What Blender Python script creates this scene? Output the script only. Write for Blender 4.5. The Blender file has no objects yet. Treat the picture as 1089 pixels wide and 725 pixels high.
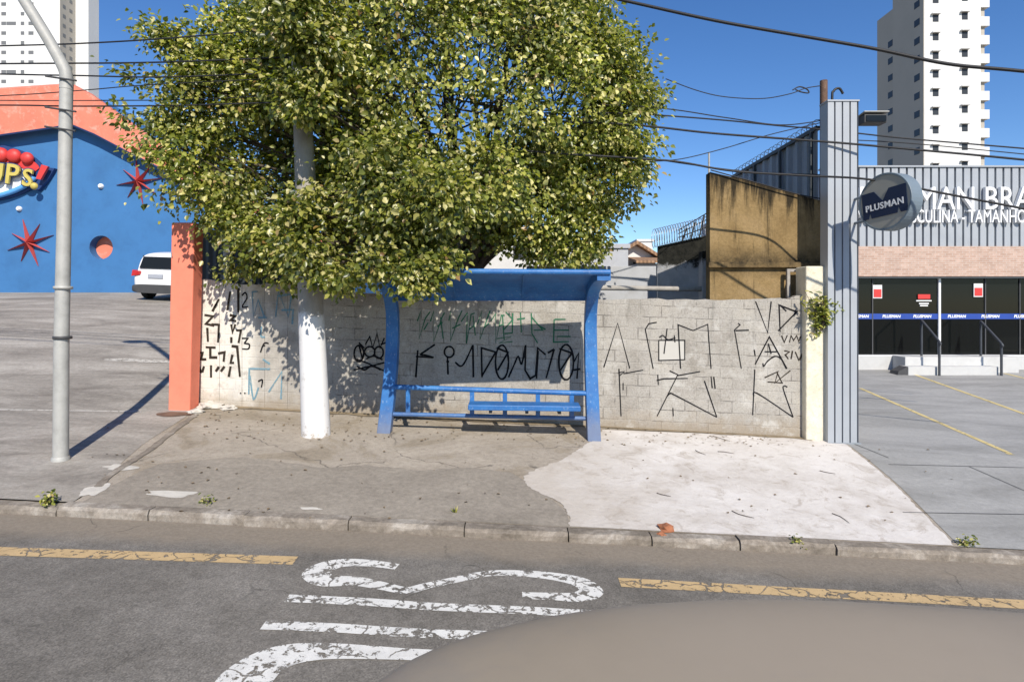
import bpy, bmesh, math, random
import numpy as np
from mathutils import Vector, Matrix, noise as mnoise

random.seed(7)
rng = np.random.default_rng(7)
S = bpy.context.scene
COL = S.collection

# ------------------------------------------------------------------ camera, sky, sun, exposure
F, CX, YH, H = 640.0, 544.5, 325.0, 2.5      # focal length / principal column / horizon row of the 1089 px photo, eye height
cd = bpy.data.cameras.new('camera'); cam = bpy.data.objects.new('camera', cd); COL.objects.link(cam)
cam.location = (0, 0, H); cam.rotation_euler = (math.radians(90), 0, 0)
cd.sensor_width = 36; cd.lens = 36 * F / 1089; cd.shift_y = -(362.5 - YH) / 1089
cd.clip_start = .05; cd.clip_end = 2000
S.camera = cam
SUN_AZ, SUN_EL = math.radians(15), math.radians(39)
w = bpy.data.worlds.new('World'); S.world = w; w.use_nodes = True
wn = w.node_tree.nodes; bg = wn['Background']
sky = wn.new('ShaderNodeTexSky'); sky.sky_type = 'NISHITA'; sky.sun_disc = False
sky.sun_elevation = SUN_EL; sky.sun_rotation = math.pi - SUN_AZ
sky.altitude = 900; sky.air_density = 1.0; sky.dust_density = .15; sky.ozone_density = 3.2
hs = wn.new('ShaderNodeHueSaturation'); hs.inputs['Saturation'].default_value = 1.22; hs.inputs['Hue'].default_value = .507
w.node_tree.links.new(sky.outputs[0], hs.inputs['Color']); w.node_tree.links.new(hs.outputs[0], bg.inputs[0]); bg.inputs[1].default_value = .115
sd = bpy.data.lights.new('sun', 'SUN'); sun = bpy.data.objects.new('sun', sd); COL.objects.link(sun)
sd.energy = 4.5; sd.angle = math.radians(.5); sd.color = (1, .93, .82)
SUN_D = Vector((-math.sin(SUN_AZ)*math.cos(SUN_EL), math.cos(SUN_AZ)*math.cos(SUN_EL), -math.sin(SUN_EL)))
sun.rotation_euler = SUN_D.to_track_quat('-Z', 'Y').to_euler()
sun.location = (5, -20, 30)
vs = S.view_settings; vs.view_transform = 'Standard'; vs.look = 'None'; vs.gamma = 1; vs.exposure = .42
try: vs.use_curve_mapping = False
except Exception: pass
S.cycles.max_bounces = 6; S.cycles.transparent_max_bounces = 12

# ------------------------------------------------------------------ helpers: terrain and rays
def smooth(a, b, x):
    t = min(1, max(0, (x - a) / (b - a))); return t * t * (3 - 2 * t)
KY = 6.45                                     # street side of the kerb
def hroad(X, Y):
    return -.05 * X if abs(X) < 30 else math.copysign(1.5, -X)
def hg(X, Y):                                 # everything behind the kerb
    c = smooth(8, 14, Y)
    Xc = X + (max(-14, min(10.8, X)) - X) * c
    Xc = max(-30, min(30, Xc))
    g = .05 - .012 * smooth(6.45, 10, Y)
    r = smooth(4, 7, X); l = smooth(-4.5, -8, X) if False else smooth(4.5, 8, -X)
    Yc = min(Y, 24)
    z = .10 + .09 * (min(Yc, 10) - 6.6) + max(0, Yc - 10) * (.09 + (.047 - .09) * r)
    z += .085 * l * min(10, max(0, Yc - 10.5))
    return z - g * Xc
def at(px, py, Y):
    return Vector(((px - CX) / F * Y, Y, H + (YH - py) / F * Y))
def hit(px, py, f=None):
    a, b = (px - CX) / F, (YH - py) / F
    f = f or (lambda X, Y: hroad(X, Y) if Y < KY else hg(X, Y))
    Y, prev = 2.0, 2.0
    while Y < 60:
        if H + b * Y < f(a * Y, Y): break
        prev = Y; Y += .05
    lo, hi = prev, Y
    for _ in range(30):
        m = (lo + hi) / 2
        if H + b * m < f(a * m, m): hi = m
        else: lo = m
    return Vector((a * hi, hi, f(a * hi, hi)))
gnd = lambda px, py: hit(px, py, hg)
rd = lambda px, py: hit(px, py, hroad)

# ------------------------------------------------------------------ helpers: meshes and objects
class MB:
    def __init__(s): s.v = []; s.f = []; s.sm = []
    def add(s, vs, fs, smooth=False):
        n = len(s.v); s.v += [Vector(v) for v in vs]
        for f in fs: s.f.append([i + n for i in f]); s.sm.append(smooth)
        return s
    def box(s, x0, x1, y0, y1, z0, z1):
        if x0 > x1: x0, x1 = x1, x0
        v = [(x, y, z) for z in (z0, z1) for y in (y0, y1) for x in (x0, x1)]
        return s.add(v, [(0,2,3,1),(4,5,7,6),(0,1,5,4),(1,3,7,5),(3,2,6,7),(2,0,4,6)])
    def hexa(s, b, t):                        # bottom quad and top quad, counter-clockwise seen from above
        return s.add(list(b) + list(t), [(3,2,1,0),(4,5,6,7),(0,1,5,4),(1,2,6,5),(2,3,7,6),(3,0,4,7)])
    def rings(s, R, smooth=True, caps=True, closed=True):
        n = len(R[0]); vs = [p for r in R for p in r]; fs = []
        for i in range(len(R) - 1):
            for j in range(n if closed else n - 1):
                k = (j + 1) % n
                fs.append((i*n+j, i*n+k, (i+1)*n+k, (i+1)*n+j))
        s.add(vs, fs, smooth)
        if caps and closed:
            s.add(R[0], [tuple(range(n))[::-1]]); s.add(R[-1], [tuple(range(n))])
        return s
    def tube(s, pts, r, n=8, caps=True):
        pts = [Vector(p) for p in pts]; R = []
        rr = r if isinstance(r, (list, tuple)) else [r] * len(pts)
        up = None
        for i, p in enumerate(pts):
            a, b = pts[max(0, i-1)], pts[min(len(pts)-1, i+1)]
            t = (b - a).normalized()
            if up is None: up = Vector((0,0,1)) if abs(t.z) < .9 else Vector((1,0,0))
            x = t.cross(up)
            if x.length < 1e-4: x = t.orthogonal()
            x.normalize(); y = x.cross(t).normalized(); up = y
            R.append([p + (x*math.cos(q) + y*math.sin(q)) * rr[i] for q in [2*math.pi*k/n for k in range(n)]])
        return s.rings(R, True, caps)
    def lathe(s, prof, c=(0,0,0), n=24, caps=True):   # prof [(r,z)]
        c = Vector(c)
        return s.rings([[c + Vector((r*math.cos(2*math.pi*k/n), r*math.sin(2*math.pi*k/n), z)) for k in range(n)] for r, z in prof], True, caps)
    def prism(s, poly, vec):                  # poly: 3D outline, vec: depth
        n = len(poly); vec = Vector(vec); a = [Vector(p) for p in poly]; b = [p + vec for p in a]
        s.add(a, [tuple(range(n))]); s.add(b, [tuple(range(n))[::-1]])
        return s.add(a + b, [(i, i+n, (i+1)%n+n, (i+1)%n) for i in range(n)])
    def xf(s, M):
        s.v = [M @ p for p in s.v]; return s
ORG = {}
def obj(name, mb, mat=None, parent=None, local=False, bevel=0, seg=2, flip=True):
    me = bpy.data.meshes.new(name)
    off = Vector((0,0,0)) if (parent is None or local) else ORG[parent.name]
    me.from_pydata([tuple(p - off) for p in mb.v], [], mb.f)
    me.polygons.foreach_set('use_smooth', mb.sm)
    me.update()
    if flip:
        bm = bmesh.new(); bm.from_mesh(me); bmesh.ops.recalc_face_normals(bm, faces=bm.faces); bm.to_mesh(me); bm.free()
    o = bpy.data.objects.new(name, me); COL.objects.link(o)
    if mat is not None: me.materials.append(mat)
    if parent is not None: o.parent = parent; ORG[o.name] = off
    else: ORG[o.name] = Vector((0,0,0))
    if bevel:
        b = o.modifiers.new('bevel', 'BEVEL'); b.width = bevel; b.segments = seg; b.limit_method = 'ANGLE'; b.harden_normals = False
    return o
def tag(o, label=None, cat=None, group=None, kind=None):
    if label: o['label'] = label
    if cat: o['category'] = cat
    if group: o['group'] = group
    if kind: o['kind'] = kind
    return o
def thing(name, loc, label, cat, group=None, rz=0):
    o = bpy.data.objects.new(name, None); COL.objects.link(o); o.location = loc; o.rotation_euler = (0,0,rz)
    o.empty_display_size = .2
    ORG[o.name] = Vector(loc); return tag(o, label, cat, group)
def copy_tree(o, parent=None):
    c = o.copy(); COL.objects.link(c); c.parent = parent
    for ch in list(o.children): copy_tree(ch, c)
    return c
def struct(name, mb, mat, **k): return tag(obj(name, mb, mat, **k), kind='structure')
def text_mb(txt, size, depth, M, shear=0, bold=0, spacing=1):
    cu = bpy.data.curves.new('t', 'FONT'); cu.body = txt; cu.size = size; cu.extrude = depth; cu.shear = shear; cu.offset = bold
    cu.space_character = spacing; cu.resolution_u = 3
    cu.align_x = 'CENTER'; cu.align_y = 'CENTER'
    o = bpy.data.objects.new('t', cu); COL.objects.link(o)
    bpy.context.view_layer.update()
    me = o.evaluated_get(bpy.context.evaluated_depsgraph_get()).to_mesh()
    mb = MB(); mb.add([M @ v.co for v in me.vertices], [tuple(p.vertices) for p in me.polygons])
    o.to_mesh_clear(); bpy.data.objects.remove(o); bpy.data.curves.remove(cu)
    return mb
def frame(o, x, y):                            # matrix with local x, y axes, local z = normal
    x = Vector(x).normalized(); z = x.cross(Vector(y)).normalized(); y = z.cross(x)
    M = Matrix((x, y, z)).transposed().to_4x4(); M.translation = Vector(o); return M
FRONT = lambda o: frame(o, (1,0,0), (0,0,1))   # faces the street (-Y)

# ------------------------------------------------------------------ helpers: materials
def srgb(r, g, b):
    f = lambda c: c/12.92 if c <= .04045 else ((c+.055)/1.055)**2.4
    return (f(r/255), f(g/255), f(b/255), 1)
def C(c): return tuple(c) if len(c) == 4 else (*c, 1)
class NT:
    def __init__(s, name):
        s.m = bpy.data.materials.new(name); s.m.use_nodes = True; s.t = s.m.node_tree
        s.b = s.t.nodes['Principled BSDF']; s.out = s.t.nodes['Material Output']; s._co = None
    def n(s, typ, **kw):
        n = s.t.nodes.new('ShaderNode' + typ)
        for k, v in kw.items():
            if k.startswith('_'): setattr(n, k[1:], v)
            else: s.set(n, k, v)
        return n
    def set(s, n, k, v):
        i = n.inputs[int(k[1:])] if k[0] == 'i' and k[1:].isdigit() else n.inputs[k]
        if isinstance(v, bpy.types.NodeSocket): s.t.links.new(v, i)
        else: i.default_value = v
    @property
    def co(s):
        if s._co is None: s._co = s.n('NewGeometry').outputs['Position']
        return s._co
    def noise(s, scale, detail=6, rough=.6, vec=None, dist=0):
        return s.n('TexNoise', Vector=vec or s.co, Scale=scale, Detail=detail, Roughness=rough, Distortion=dist).outputs['Fac']
    def map(s, scale=(1,1,1), loc=(0,0,0), rot=(0,0,0), vec=None):
        return s.n('Mapping', Vector=vec or s.co, Scale=scale, Location=loc, Rotation=rot).outputs[0]
    def ramp(s, fac, stops, interp='LINEAR'):
        n = s.n('ValToRGB', Fac=fac); r = n.color_ramp; r.interpolation = interp
        while len(r.elements) < len(stops): r.elements.new(.5)
        for e, (p, c) in zip(r.elements, stops):
            e.position = p; e.color = C(c) if isinstance(c, (tuple, list)) else (c, c, c, 1)
        return n.outputs[0]
    def mix(s, fac, a, b, blend='MIX'):
        n = s.n('Mix', _data_type='RGBA', _blend_type=blend)
        for k, v in (('Factor', fac),): s.set(n, 'i0', v)
        for idx, v in ((6, a), (7, b)):
            if isinstance(v, bpy.types.NodeSocket): s.t.links.new(v, n.inputs[idx])
            else: n.inputs[idx].default_value = C(v)
        return n.outputs[2]
    def math(s, op, a, b=0., clamp=False):
        n = s.n('Math', _operation=op, i0=a, i1=b, _use_clamp=clamp); return n.outputs[0]
    def sep(s, vec=None):
        return s.n('SeparateXYZ', Vector=vec or s.co).outputs
    def bump(s, hgt, strength=.3, dist=.02):
        n = s.n('Bump', Height=hgt, Strength=strength, Distance=dist); s.set(s.b, 'Normal', n.outputs[0])
    def done(s, col=None, rough=.8, metal=0, spec=.5):
        if col is not None: s.set(s.b, 'Base Color', col if isinstance(col, bpy.types.NodeSocket) else C(col))
        s.set(s.b, 'Roughness', rough); s.set(s.b, 'Metallic', metal); s.set(s.b, 'Specular IOR Level', spec)
        return s.m
def dark(c, k): return tuple(x*k for x in c[:3]) + (1,)
def paint(name, c, rough=.6, var=.25, scale=3, bump=.15, bscale=60, metal=0, spec=.4, dirt=None, dirt_amt=.4):
    """plain painted / plastered surface with blotches, fine grain and dirt of its own"""
    t = NT(name)
    col = t.ramp(t.noise(scale, 8, .65), [(.3, dark(c, 1-var)), (.52, c), (.75, dark(c, 1+var*.5))])
    if dirt is not None:
        m = t.ramp(t.noise(scale*2.3, 10, .7, dist=.4), [(.52, 0), (.72, dirt_amt)])
        col = t.mix(m, col, dirt)
    t.bump(t.noise(bscale, 6, .7), bump, .01)
    return t.done(col, rough, metal, spec)

def m_wall():
    t = NT('cement block'); x, y, z = t.sep()
    v = t.n('CombineXYZ', X=x, Y=t.math('ADD', z, t.math('MULTIPLY', x, .037)), Z=0.).outputs[0]
    wob = t.n('TexNoise', Vector=t.co, Scale=6., Detail=4.).outputs['Color']
    v2 = t.n('VectorMath', _operation='ADD', i0=v, i1=t.n('VectorMath', _operation='SCALE', i0=wob, Scale=.02).outputs[0]).outputs[0]
    br = t.n('TexBrick', Vector=v2, Color1=(.355,.33,.295,1), Color2=(.395,.37,.33,1), Mortar=(.385,.36,.322,1), Scale=1.)
    br.inputs['Mortar Size'].default_value = .011; br.inputs['Mortar Smooth'].default_value = .5
    br.inputs['Brick Width'].default_value = .40; br.inputs['Row Height'].default_value = .20; br.offset = .5
    base = br.outputs['Color']; mort = br.outputs['Fac']
    # joints here and there open and dark
    openj = t.ramp(t.noise(2.2, 5, .7), [(.47, 0), (.60, 1)])
    base = t.mix(t.math('MULTIPLY', mort, t.math('MULTIPLY', openj, .75)), base, (.11,.10,.09,1))
    grain = t.ramp(t.noise(38, 8, .75), [(.25, .50), (.5, 1.0), (.8, 1.25)])
    base = t.mix(1., base, grain, 'MULTIPLY')
    blot = t.ramp(t.noise(1.1, 8, .7, dist=.6), [(.3, (.74,.72,.69,1)), (.5, (1,1,1,1)), (.75, (1.14,1.12,1.08,1))])
    base = t.mix(1., base, blot, 'MULTIPLY')
    # left stretch is rendered and whitewashed
    left = t.math('MULTIPLY', t.math('SUBTRACT', -3.1, x), 2.2, True)
    plast = t.ramp(t.noise(2.4, 10, .72, dist=.5), [(.30, (.24,.22,.195,1)), (.46, (.36,.335,.30,1)), (.62, (.46,.43,.385,1))])
    ww = t.math('MULTIPLY', t.math('SUBTRACT', -4.55, x), 5., True)
    ww = t.math('MULTIPLY', ww, t.ramp(t.noise(3.4, 9, .75), [(.34, .1), (.50, .9)]))
    plast = t.mix(ww, plast, (.72,.69,.62,1))
    seam = t.math('PINGPONG', t.math('ADD', x, 20.), .21)
    seam = t.math('MULTIPLY', t.math('LESS_THAN', seam, .006), left)
    plast = t.mix(t.math('MULTIPLY', seam, .6), plast, (.13,.12,.11,1))
    base = t.mix(left, base, plast)
    # damp foot and mould streaks on the coping
    sl = t.math('ADD', z, t.math('MULTIPLY', x, .038))           # height measured along the slope
    foot = t.math('SUBTRACT', t.ramp(t.noise(3, 8, .7), [(.3, .95), (.7, .62)]), sl)
    foot = t.math('MULTIPLY', foot, 4., True)
    base = t.mix(t.math('MULTIPLY', foot, .6), base, (.30,.24,.17,1))
    streak = t.ramp(t.noise(2.6, 8, .7, vec=t.map((3.2, 3.2, .35))), [(.56, 0), (.70, .65)])
    base = t.mix(t.math('MULTIPLY', streak, t.math('MULTIPLY', t.math('SUBTRACT', sl, 1.7), 1.6, True)), base, (.14,.135,.12,1))
    white = t.ramp(t.noise(1.7, 9, .75, vec=t.map(loc=(4,0,2))), [(.545, 0), (.65, .6)])
    base = t.mix(white, base, (.56,.54,.50,1))
    hb = t.math('ADD', t.math('MULTIPLY', mort, -.28), t.noise(55, 8, .75))
    t.bump(hb, .65, .02)
    return t.done(base, .95, 0, .2)
def m_sidewalk():
    t = NT('worn concrete'); 
    c = t.ramp(t.noise(.75, 11, .70, dist=.8), [(.34, (.235,.198,.152,1)), (.46, (.305,.26,.202,1)), (.50, (.335,.292,.24,1)), (.60, (.38,.332,.275,1)), (.72, (.45,.40,.335,1))])
    c = t.mix(1., c, t.ramp(t.noise(14, 8, .75), [(.3, .76), (.5, 1.), (.75, 1.14)]), 'MULTIPLY')
    c = t.mix(1., c, t.ramp(t.noise(130, 4, .8), [(.3, .72), (.5, 1.), (.72, 1.22)]), 'MULTIPLY')
    ck = t.n('TexVoronoi', _feature='DISTANCE_TO_EDGE', Vector=t.n('VectorMath', _operation='ADD', i0=t.co, i1=t.n('VectorMath', _operation='SCALE', i0=t.n('TexNoise', Vector=t.co, Scale=2.5, Detail=8.).outputs['Color'], Scale=.5).outputs[0]).outputs[0], Scale=.55).outputs['Distance']
    crack = t.math('MULTIPLY', t.ramp(ck, [(.0, 1), (.010, 0)]), t.ramp(t.noise(.8, 3), [(.46, 0), (.54, .8)]))
    c = t.mix(crack, c, (.08,.07,.06,1))
    t.bump(t.math('ADD', t.noise(7, 10, .7), t.math('MULTIPLY', t.noise(90, 5, .8), .35)), .55, .04)
    return t.done(c, .92, 0, .2)
def m_white_patch():
    t = NT('worn whitewash')
    c = t.ramp(t.noise(1.4, 10, .7), [(.3, (.45,.41,.37,1)), (.5, (.575,.54,.505,1)), (.7, (.66,.63,.60,1))])
    wear = t.ramp(t.noise(3.2, 12, .78, dist=.7), [(.525, 0), (.62, .62)])
    xx_ = t.sep()[0]
    lw = t.math('ADD', t.math('MULTIPLY', t.math('SUBTRACT', 2.3, xx_), .55), t.math('MULTIPLY', t.math('SUBTRACT', t.noise(1.6, 9, .75), .5), 2.2))
    c = t.mix(t.math('MULTIPLY', t.math('MULTIPLY', lw, 1., True), .6), c, (.43,.375,.31,1))
    c = t.mix(wear, c, (.34,.29,.24,1))
    sp = t.ramp(t.noise(34, 6, .8), [(.57, 0), (.66, .6)])
    c = t.mix(sp, c, (.40,.34,.29,1))
    t.bump(t.math('ADD', t.noise(8, 10, .7), t.math('MULTIPLY', t.noise(80, 5, .8), .3)), .5, .035)
    return t.done(c, .85, 0, .25)
def m_road():
    t = NT('asphalt'); x, y, z = t.sep()
    c = t.ramp(t.noise(.7, 9, .65, dist=.3), [(.3, (.112,.102,.088,1)), (.5, (.160,.147,.129,1)), (.7, (.215,.199,.177,1))])
    sp = t.n('TexVoronoi', Vector=t.co, Scale=95.).outputs['Color']
    c = t.mix(1., c, t.ramp(sp, [(.1, .72), (.5, 1.), (.9, 1.32)]), 'MULTIPLY')
    c = t.mix(1., c, t.ramp(t.noise(9, 9, .75), [(.3, .8), (.6, 1.1)]), 'MULTIPLY')
    d = t.math('ADD', t.math('SUBTRACT', y, 5.78), t.math('MULTIPLY', t.math('SUBTRACT', t.noise(1.3, 8, .7), .5), .55))
    d = t.math('MULTIPLY', d, 3.2, True)
    c = t.mix(t.math('MULTIPLY', d, .85), c, t.ramp(t.noise(26, 8, .8), [(.3, (.185,.152,.115,1)), (.7, (.30,.255,.20,1))]))
    ck = t.n('TexVoronoi', _feature='DISTANCE_TO_EDGE', Vector=t.n('VectorMath', _operation='ADD', i0=t.co, i1=t.n('VectorMath', _operation='SCALE', i0=t.n('TexNoise', Vector=t.co, Scale=2., Detail=8.).outputs['Color'], Scale=.6).outputs[0]).outputs[0], Scale=.7).outputs['Distance']
    crack = t.math('MULTIPLY', t.ramp(ck, [(.0, 1), (.009, 0)]), t.ramp(t.noise(.8, 5), [(.50, 0), (.60, .6)]))
    c = t.mix(crack, c, (.03,.028,.025,1))
    t.bump(t.math('ADD', t.math('MULTIPLY', sp, .5), t.noise(6, 6, .7)), .6, .012)
    return t.done(c, .85, 0, .3)
def m_roadpaint(name, c, chip=.5, bare=(.105,.094,.083,1), lim=.60):
    t = NT(name)
    v = t.n('VectorMath', _operation='ADD', i0=t.co, i1=t.n('VectorMath', _operation='SCALE', i0=t.n('TexNoise', Vector=t.co, Scale=5., Detail=6.).outputs['Color'], Scale=.25).outputs[0]).outputs[0]
    ck = t.n('TexVoronoi', _feature='DISTANCE_TO_EDGE', Vector=v, Scale=3.2).outputs['Distance']
    crack = t.math('MULTIPLY', t.ramp(ck, [(.012, 1), (.035, 0)]), t.ramp(t.noise(2.2, 4), [(.42, 0), (.5, 1)]))
    chips = t.ramp(t.noise(11, 9, .72, dist=.3), [(lim, 0), (lim+.02, 1)])
    col = t.ramp(t.noise(6, 8, .7), [(.3, dark(c, .84)), (.6, c)])
    col = t.mix(1., col, t.ramp(t.noise(120, 4, .8), [(.3, .82), (.6, 1.05)]), 'MULTIPLY')
    m = t.math('MAXIMUM', crack, chips)
    tr = t.n('BsdfTransparent'); mx = t.n('MixShader', Fac=m, i1=t.b.outputs[0], i2=tr.outputs[0])
    t.t.links.new(mx.outputs[0], t.out.inputs[0])
    t.bump(t.noise(60, 5, .8), .3, .008)
    return t.done(col, .7, 0, .3)
def m_lot(name, c0, c1, c2, grain=(.8, 1.12), stretch=(1,1,1)):
    t = NT(name)
    c = t.ramp(t.noise(.9, 10, .68, vec=t.map(stretch), dist=.6), [(.32, c0), (.5, c1), (.68, c2)])
    c = t.mix(1., c, t.ramp(t.noise(16, 8, .78), [(.3, grain[0]), (.65, grain[1])]), 'MULTIPLY')
    c = t.mix(1., c, t.ramp(t.noise(110, 4, .8), [(.3, .85), (.65, 1.1)]), 'MULTIPLY')
    t.bump(t.math('ADD', t.noise(5, 9, .7), t.math('MULTIPLY', t.noise(70, 5, .8), .3)), .4, .03)
    return t.done(c, .9, 0, .25)
def m_leaf():
    t = NT('leaf'); 
    r = t.n('NewGeometry').outputs['Random Per Island']
    c = t.ramp(r, [(.0, (.045,.066,.014,1)), (.3, (.135,.162,.028,1)), (.58, (.255,.268,.052,1)), (.80, (.40,.375,.085,1)), (.91, (.62,.56,.25,1)), (.97, (.62,.56,.25,1)), (1., (.26,.14,.05,1))])
    c = t.mix(1., c, t.ramp(t.noise(.55, 4, .6), [(.35, .7), (.65, 1.3)]), 'MULTIPLY')
    tl = t.n('BsdfTranslucent', Color=t.mix(1., c, (1.5,1.7,.6,1), 'MULTIPLY'))
    mx = t.n('MixShader', Fac=.36, i1=t.b.outputs[0], i2=tl.outputs[0])
    t.t.links.new(mx.outputs[0], t.out.inputs[0])
    return t.done(c, .36, 0, .6)
def m_glass(name, c=(.012,.014,.015,1), rough=.04):
    t = NT(name); return t.done(c, rough, 0, .22)
def m_tint(name):
    t = NT(name); t.done((.01,.012,.012,1), .03, 0, .35)
    tr = t.n('BsdfTransparent', Color=(.42,.44,.44,1)); mx = t.n('MixShader', Fac=.42, i1=t.b.outputs[0], i2=tr.outputs[0])
    t.t.links.new(mx.outputs[0], t.out.inputs[0]); return t.m
def m_spray(name, c, lim=.74):
    t = NT(name)
    a = t.ramp(t.noise(45, 6, .8), [(lim-.14, 0), (lim, .8)])
    tr = t.n('BsdfTransparent'); mx = t.n('MixShader', Fac=a, i1=t.b.outputs[0], i2=tr.outputs[0])
    t.t.links.new(mx.outputs[0], t.out.inputs[0])
    return t.done(c, .9, 0, .1)
def m_mustard():
    t = NT('stained ochre render'); x, y, z = t.sep()
    c = t.ramp(t.noise(1.6, 9, .7, dist=.4), [(.3, (.175,.115,.050,1)), (.5, (.255,.175,.080,1)), (.7, (.32,.225,.115,1))])
    st = t.noise(2.2, 9, .72, vec=t.map((2.6, 2.6, .28)), dist=.3)
    top = t.math('MULTIPLY', t.math('SUBTRACT', t.math('ADD', z, t.math('MULTIPLY', x, .20)), 4.75), 1.15, True)
    top = t.math('MULTIPLY', top, top)
    c = t.mix(t.ramp(t.math('ADD', st, t.math('MULTIPLY', top, .24)), [(.55, 0), (.70, .95)]), c, (.022,.018,.012,1))
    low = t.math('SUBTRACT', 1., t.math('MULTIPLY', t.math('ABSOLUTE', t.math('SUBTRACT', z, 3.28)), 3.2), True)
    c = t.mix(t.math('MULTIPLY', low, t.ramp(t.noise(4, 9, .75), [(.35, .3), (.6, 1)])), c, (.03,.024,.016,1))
    c = t.mix(1., c, t.ramp(t.noise(22, 8, .8), [(.3, .72), (.65, 1.12)]), 'MULTIPLY')
    t.bump(t.noise(30, 8, .75), .5, .02)
    return t.done(c, .95, 0, .15)
def m_mould():
    t = NT('mouldy whitewashed masonry'); x, y, z = t.sep()
    c = t.ramp(t.noise(2., 9, .7, dist=.3), [(.3, (.33,.34,.36,1)), (.6, (.50,.50,.51,1))])
    e = t.math('ADD', t.math('SUBTRACT', z, 3.30), t.math('MULTIPLY', t.math('SUBTRACT', t.noise(3.2, 9, .75), .5), .7))
    c = t.mix(t.math('MULTIPLY', e, 9., True), c, t.ramp(t.noise(9, 8, .8), [(.35, (.010,.011,.010,1)), (.7, (.050,.048,.04,1))]))
    t.bump(t.noise(24, 8, .75), .5, .03)
    return t.done(c, .95, 0, .15)
def m_brick():
    t = NT('pink brick facing'); x, y, z = t.sep()
    v = t.n('CombineXYZ', X=x, Y=z, Z=0.).outputs[0]
    b = t.n('TexBrick', Vector=v, Color1=(.39,.25,.19,1), Color2=(.47,.325,.26,1), Mortar=(.46,.395,.34,1), Scale=1.)
    b.inputs['Mortar Size'].default_value = .008; b.inputs['Brick Width'].default_value = .22; b.inputs['Row Height'].default_value = .07
    c = t.mix(1., b.outputs['Color'], t.ramp(t.noise(5, 8, .75), [(.3, .84), (.65, 1.12)]), 'MULTIPLY')
    t.bump(b.outputs['Fac'], -.4, .01)
    return t.done(c, .9)
def m_tiles():
    t = NT('clay roof tiles')
    wv = t.n('TexWave', Vector=t.co, Scale=2.2).outputs['Fac']
    c = t.mix(1., t.ramp(t.noise(3, 8, .75), [(.3, (.20,.11,.06,1)), (.6, (.36,.22,.13,1))]), t.ramp(wv, [(0, .7), (1, 1.1)]), 'MULTIPLY')
    t.bump(wv, .6, .05); return t.done(c, .9)
def m_pole():                                  # concrete utility pole whose foot is whitewashed
    t = NT('concrete with whitewashed foot'); x, y, z = t.sep()
    c = t.ramp(t.noise(4, 9, .7, vec=t.map((1,1,.4))), [(.3, (.24,.22,.19,1)), (.65, (.38,.35,.31,1))])
    m = t.math('MULTIPLY', t.math('SUBTRACT', t.math('ADD', 2.16, t.math('MULTIPLY', t.noise(7, 9, .8), .5)), z), 12., True)
    wc = t.ramp(t.noise(8, 9, .75), [(.30, (.52,.50,.47,1)), (.45, (.68,.67,.655,1))])
    wc = t.mix(t.math('MULTIPLY', t.math('SUBTRACT', t.ramp(t.noise(12, 8, .7), [(.3, .75), (.7, .35)]), z), 6., True), wc, (.36,.30,.24,1))
    c = t.mix(m, c, wc)
    t.bump(t.noise(40, 7, .75), .3, .01); return t.done(c, .85, 0, .25)
def m_shelter():
    t = NT('chipped blue paint')
    c = t.ramp(t.noise(3, 9, .7), [(.3, (.016,.095,.29,1)), (.55, (.024,.138,.375,1)), (.75, (.05,.19,.43,1))])
    sc = t.ramp(t.noise(26, 9, .78, vec=t.map((1,1,.5))), [(.565, 0), (.63, .65)])
    c = t.mix(sc, c, (.22,.31,.45,1))
    rs = t.ramp(t.noise(7, 10, .8), [(.635, 0), (.68, .75)])
    c = t.mix(rs, c, (.045,.05,.075,1))
    c = t.mix(1., c, t.ramp(t.noise(1.7, 9, .72, dist=.5), [(.32, (.72,.76,.80,1)), (.5, (1,1,1,1)), (.7, (1.12,1.10,1.06,1))]), 'MULTIPLY')
    zf_ = t.sep()[2]; ft = t.math('MULTIPLY', t.math('SUBTRACT', t.math('ADD', .62, t.math('MULTIPLY', t.noise(9, 8, .8), .5)), zf_), 3., True)
    c = t.mix(t.math('MULTIPLY', ft, .55), c, (.20,.19,.19,1))
    t.bump(t.noise(50, 6, .7), .2, .008); return t.done(c, .5, 0, .45)

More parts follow.
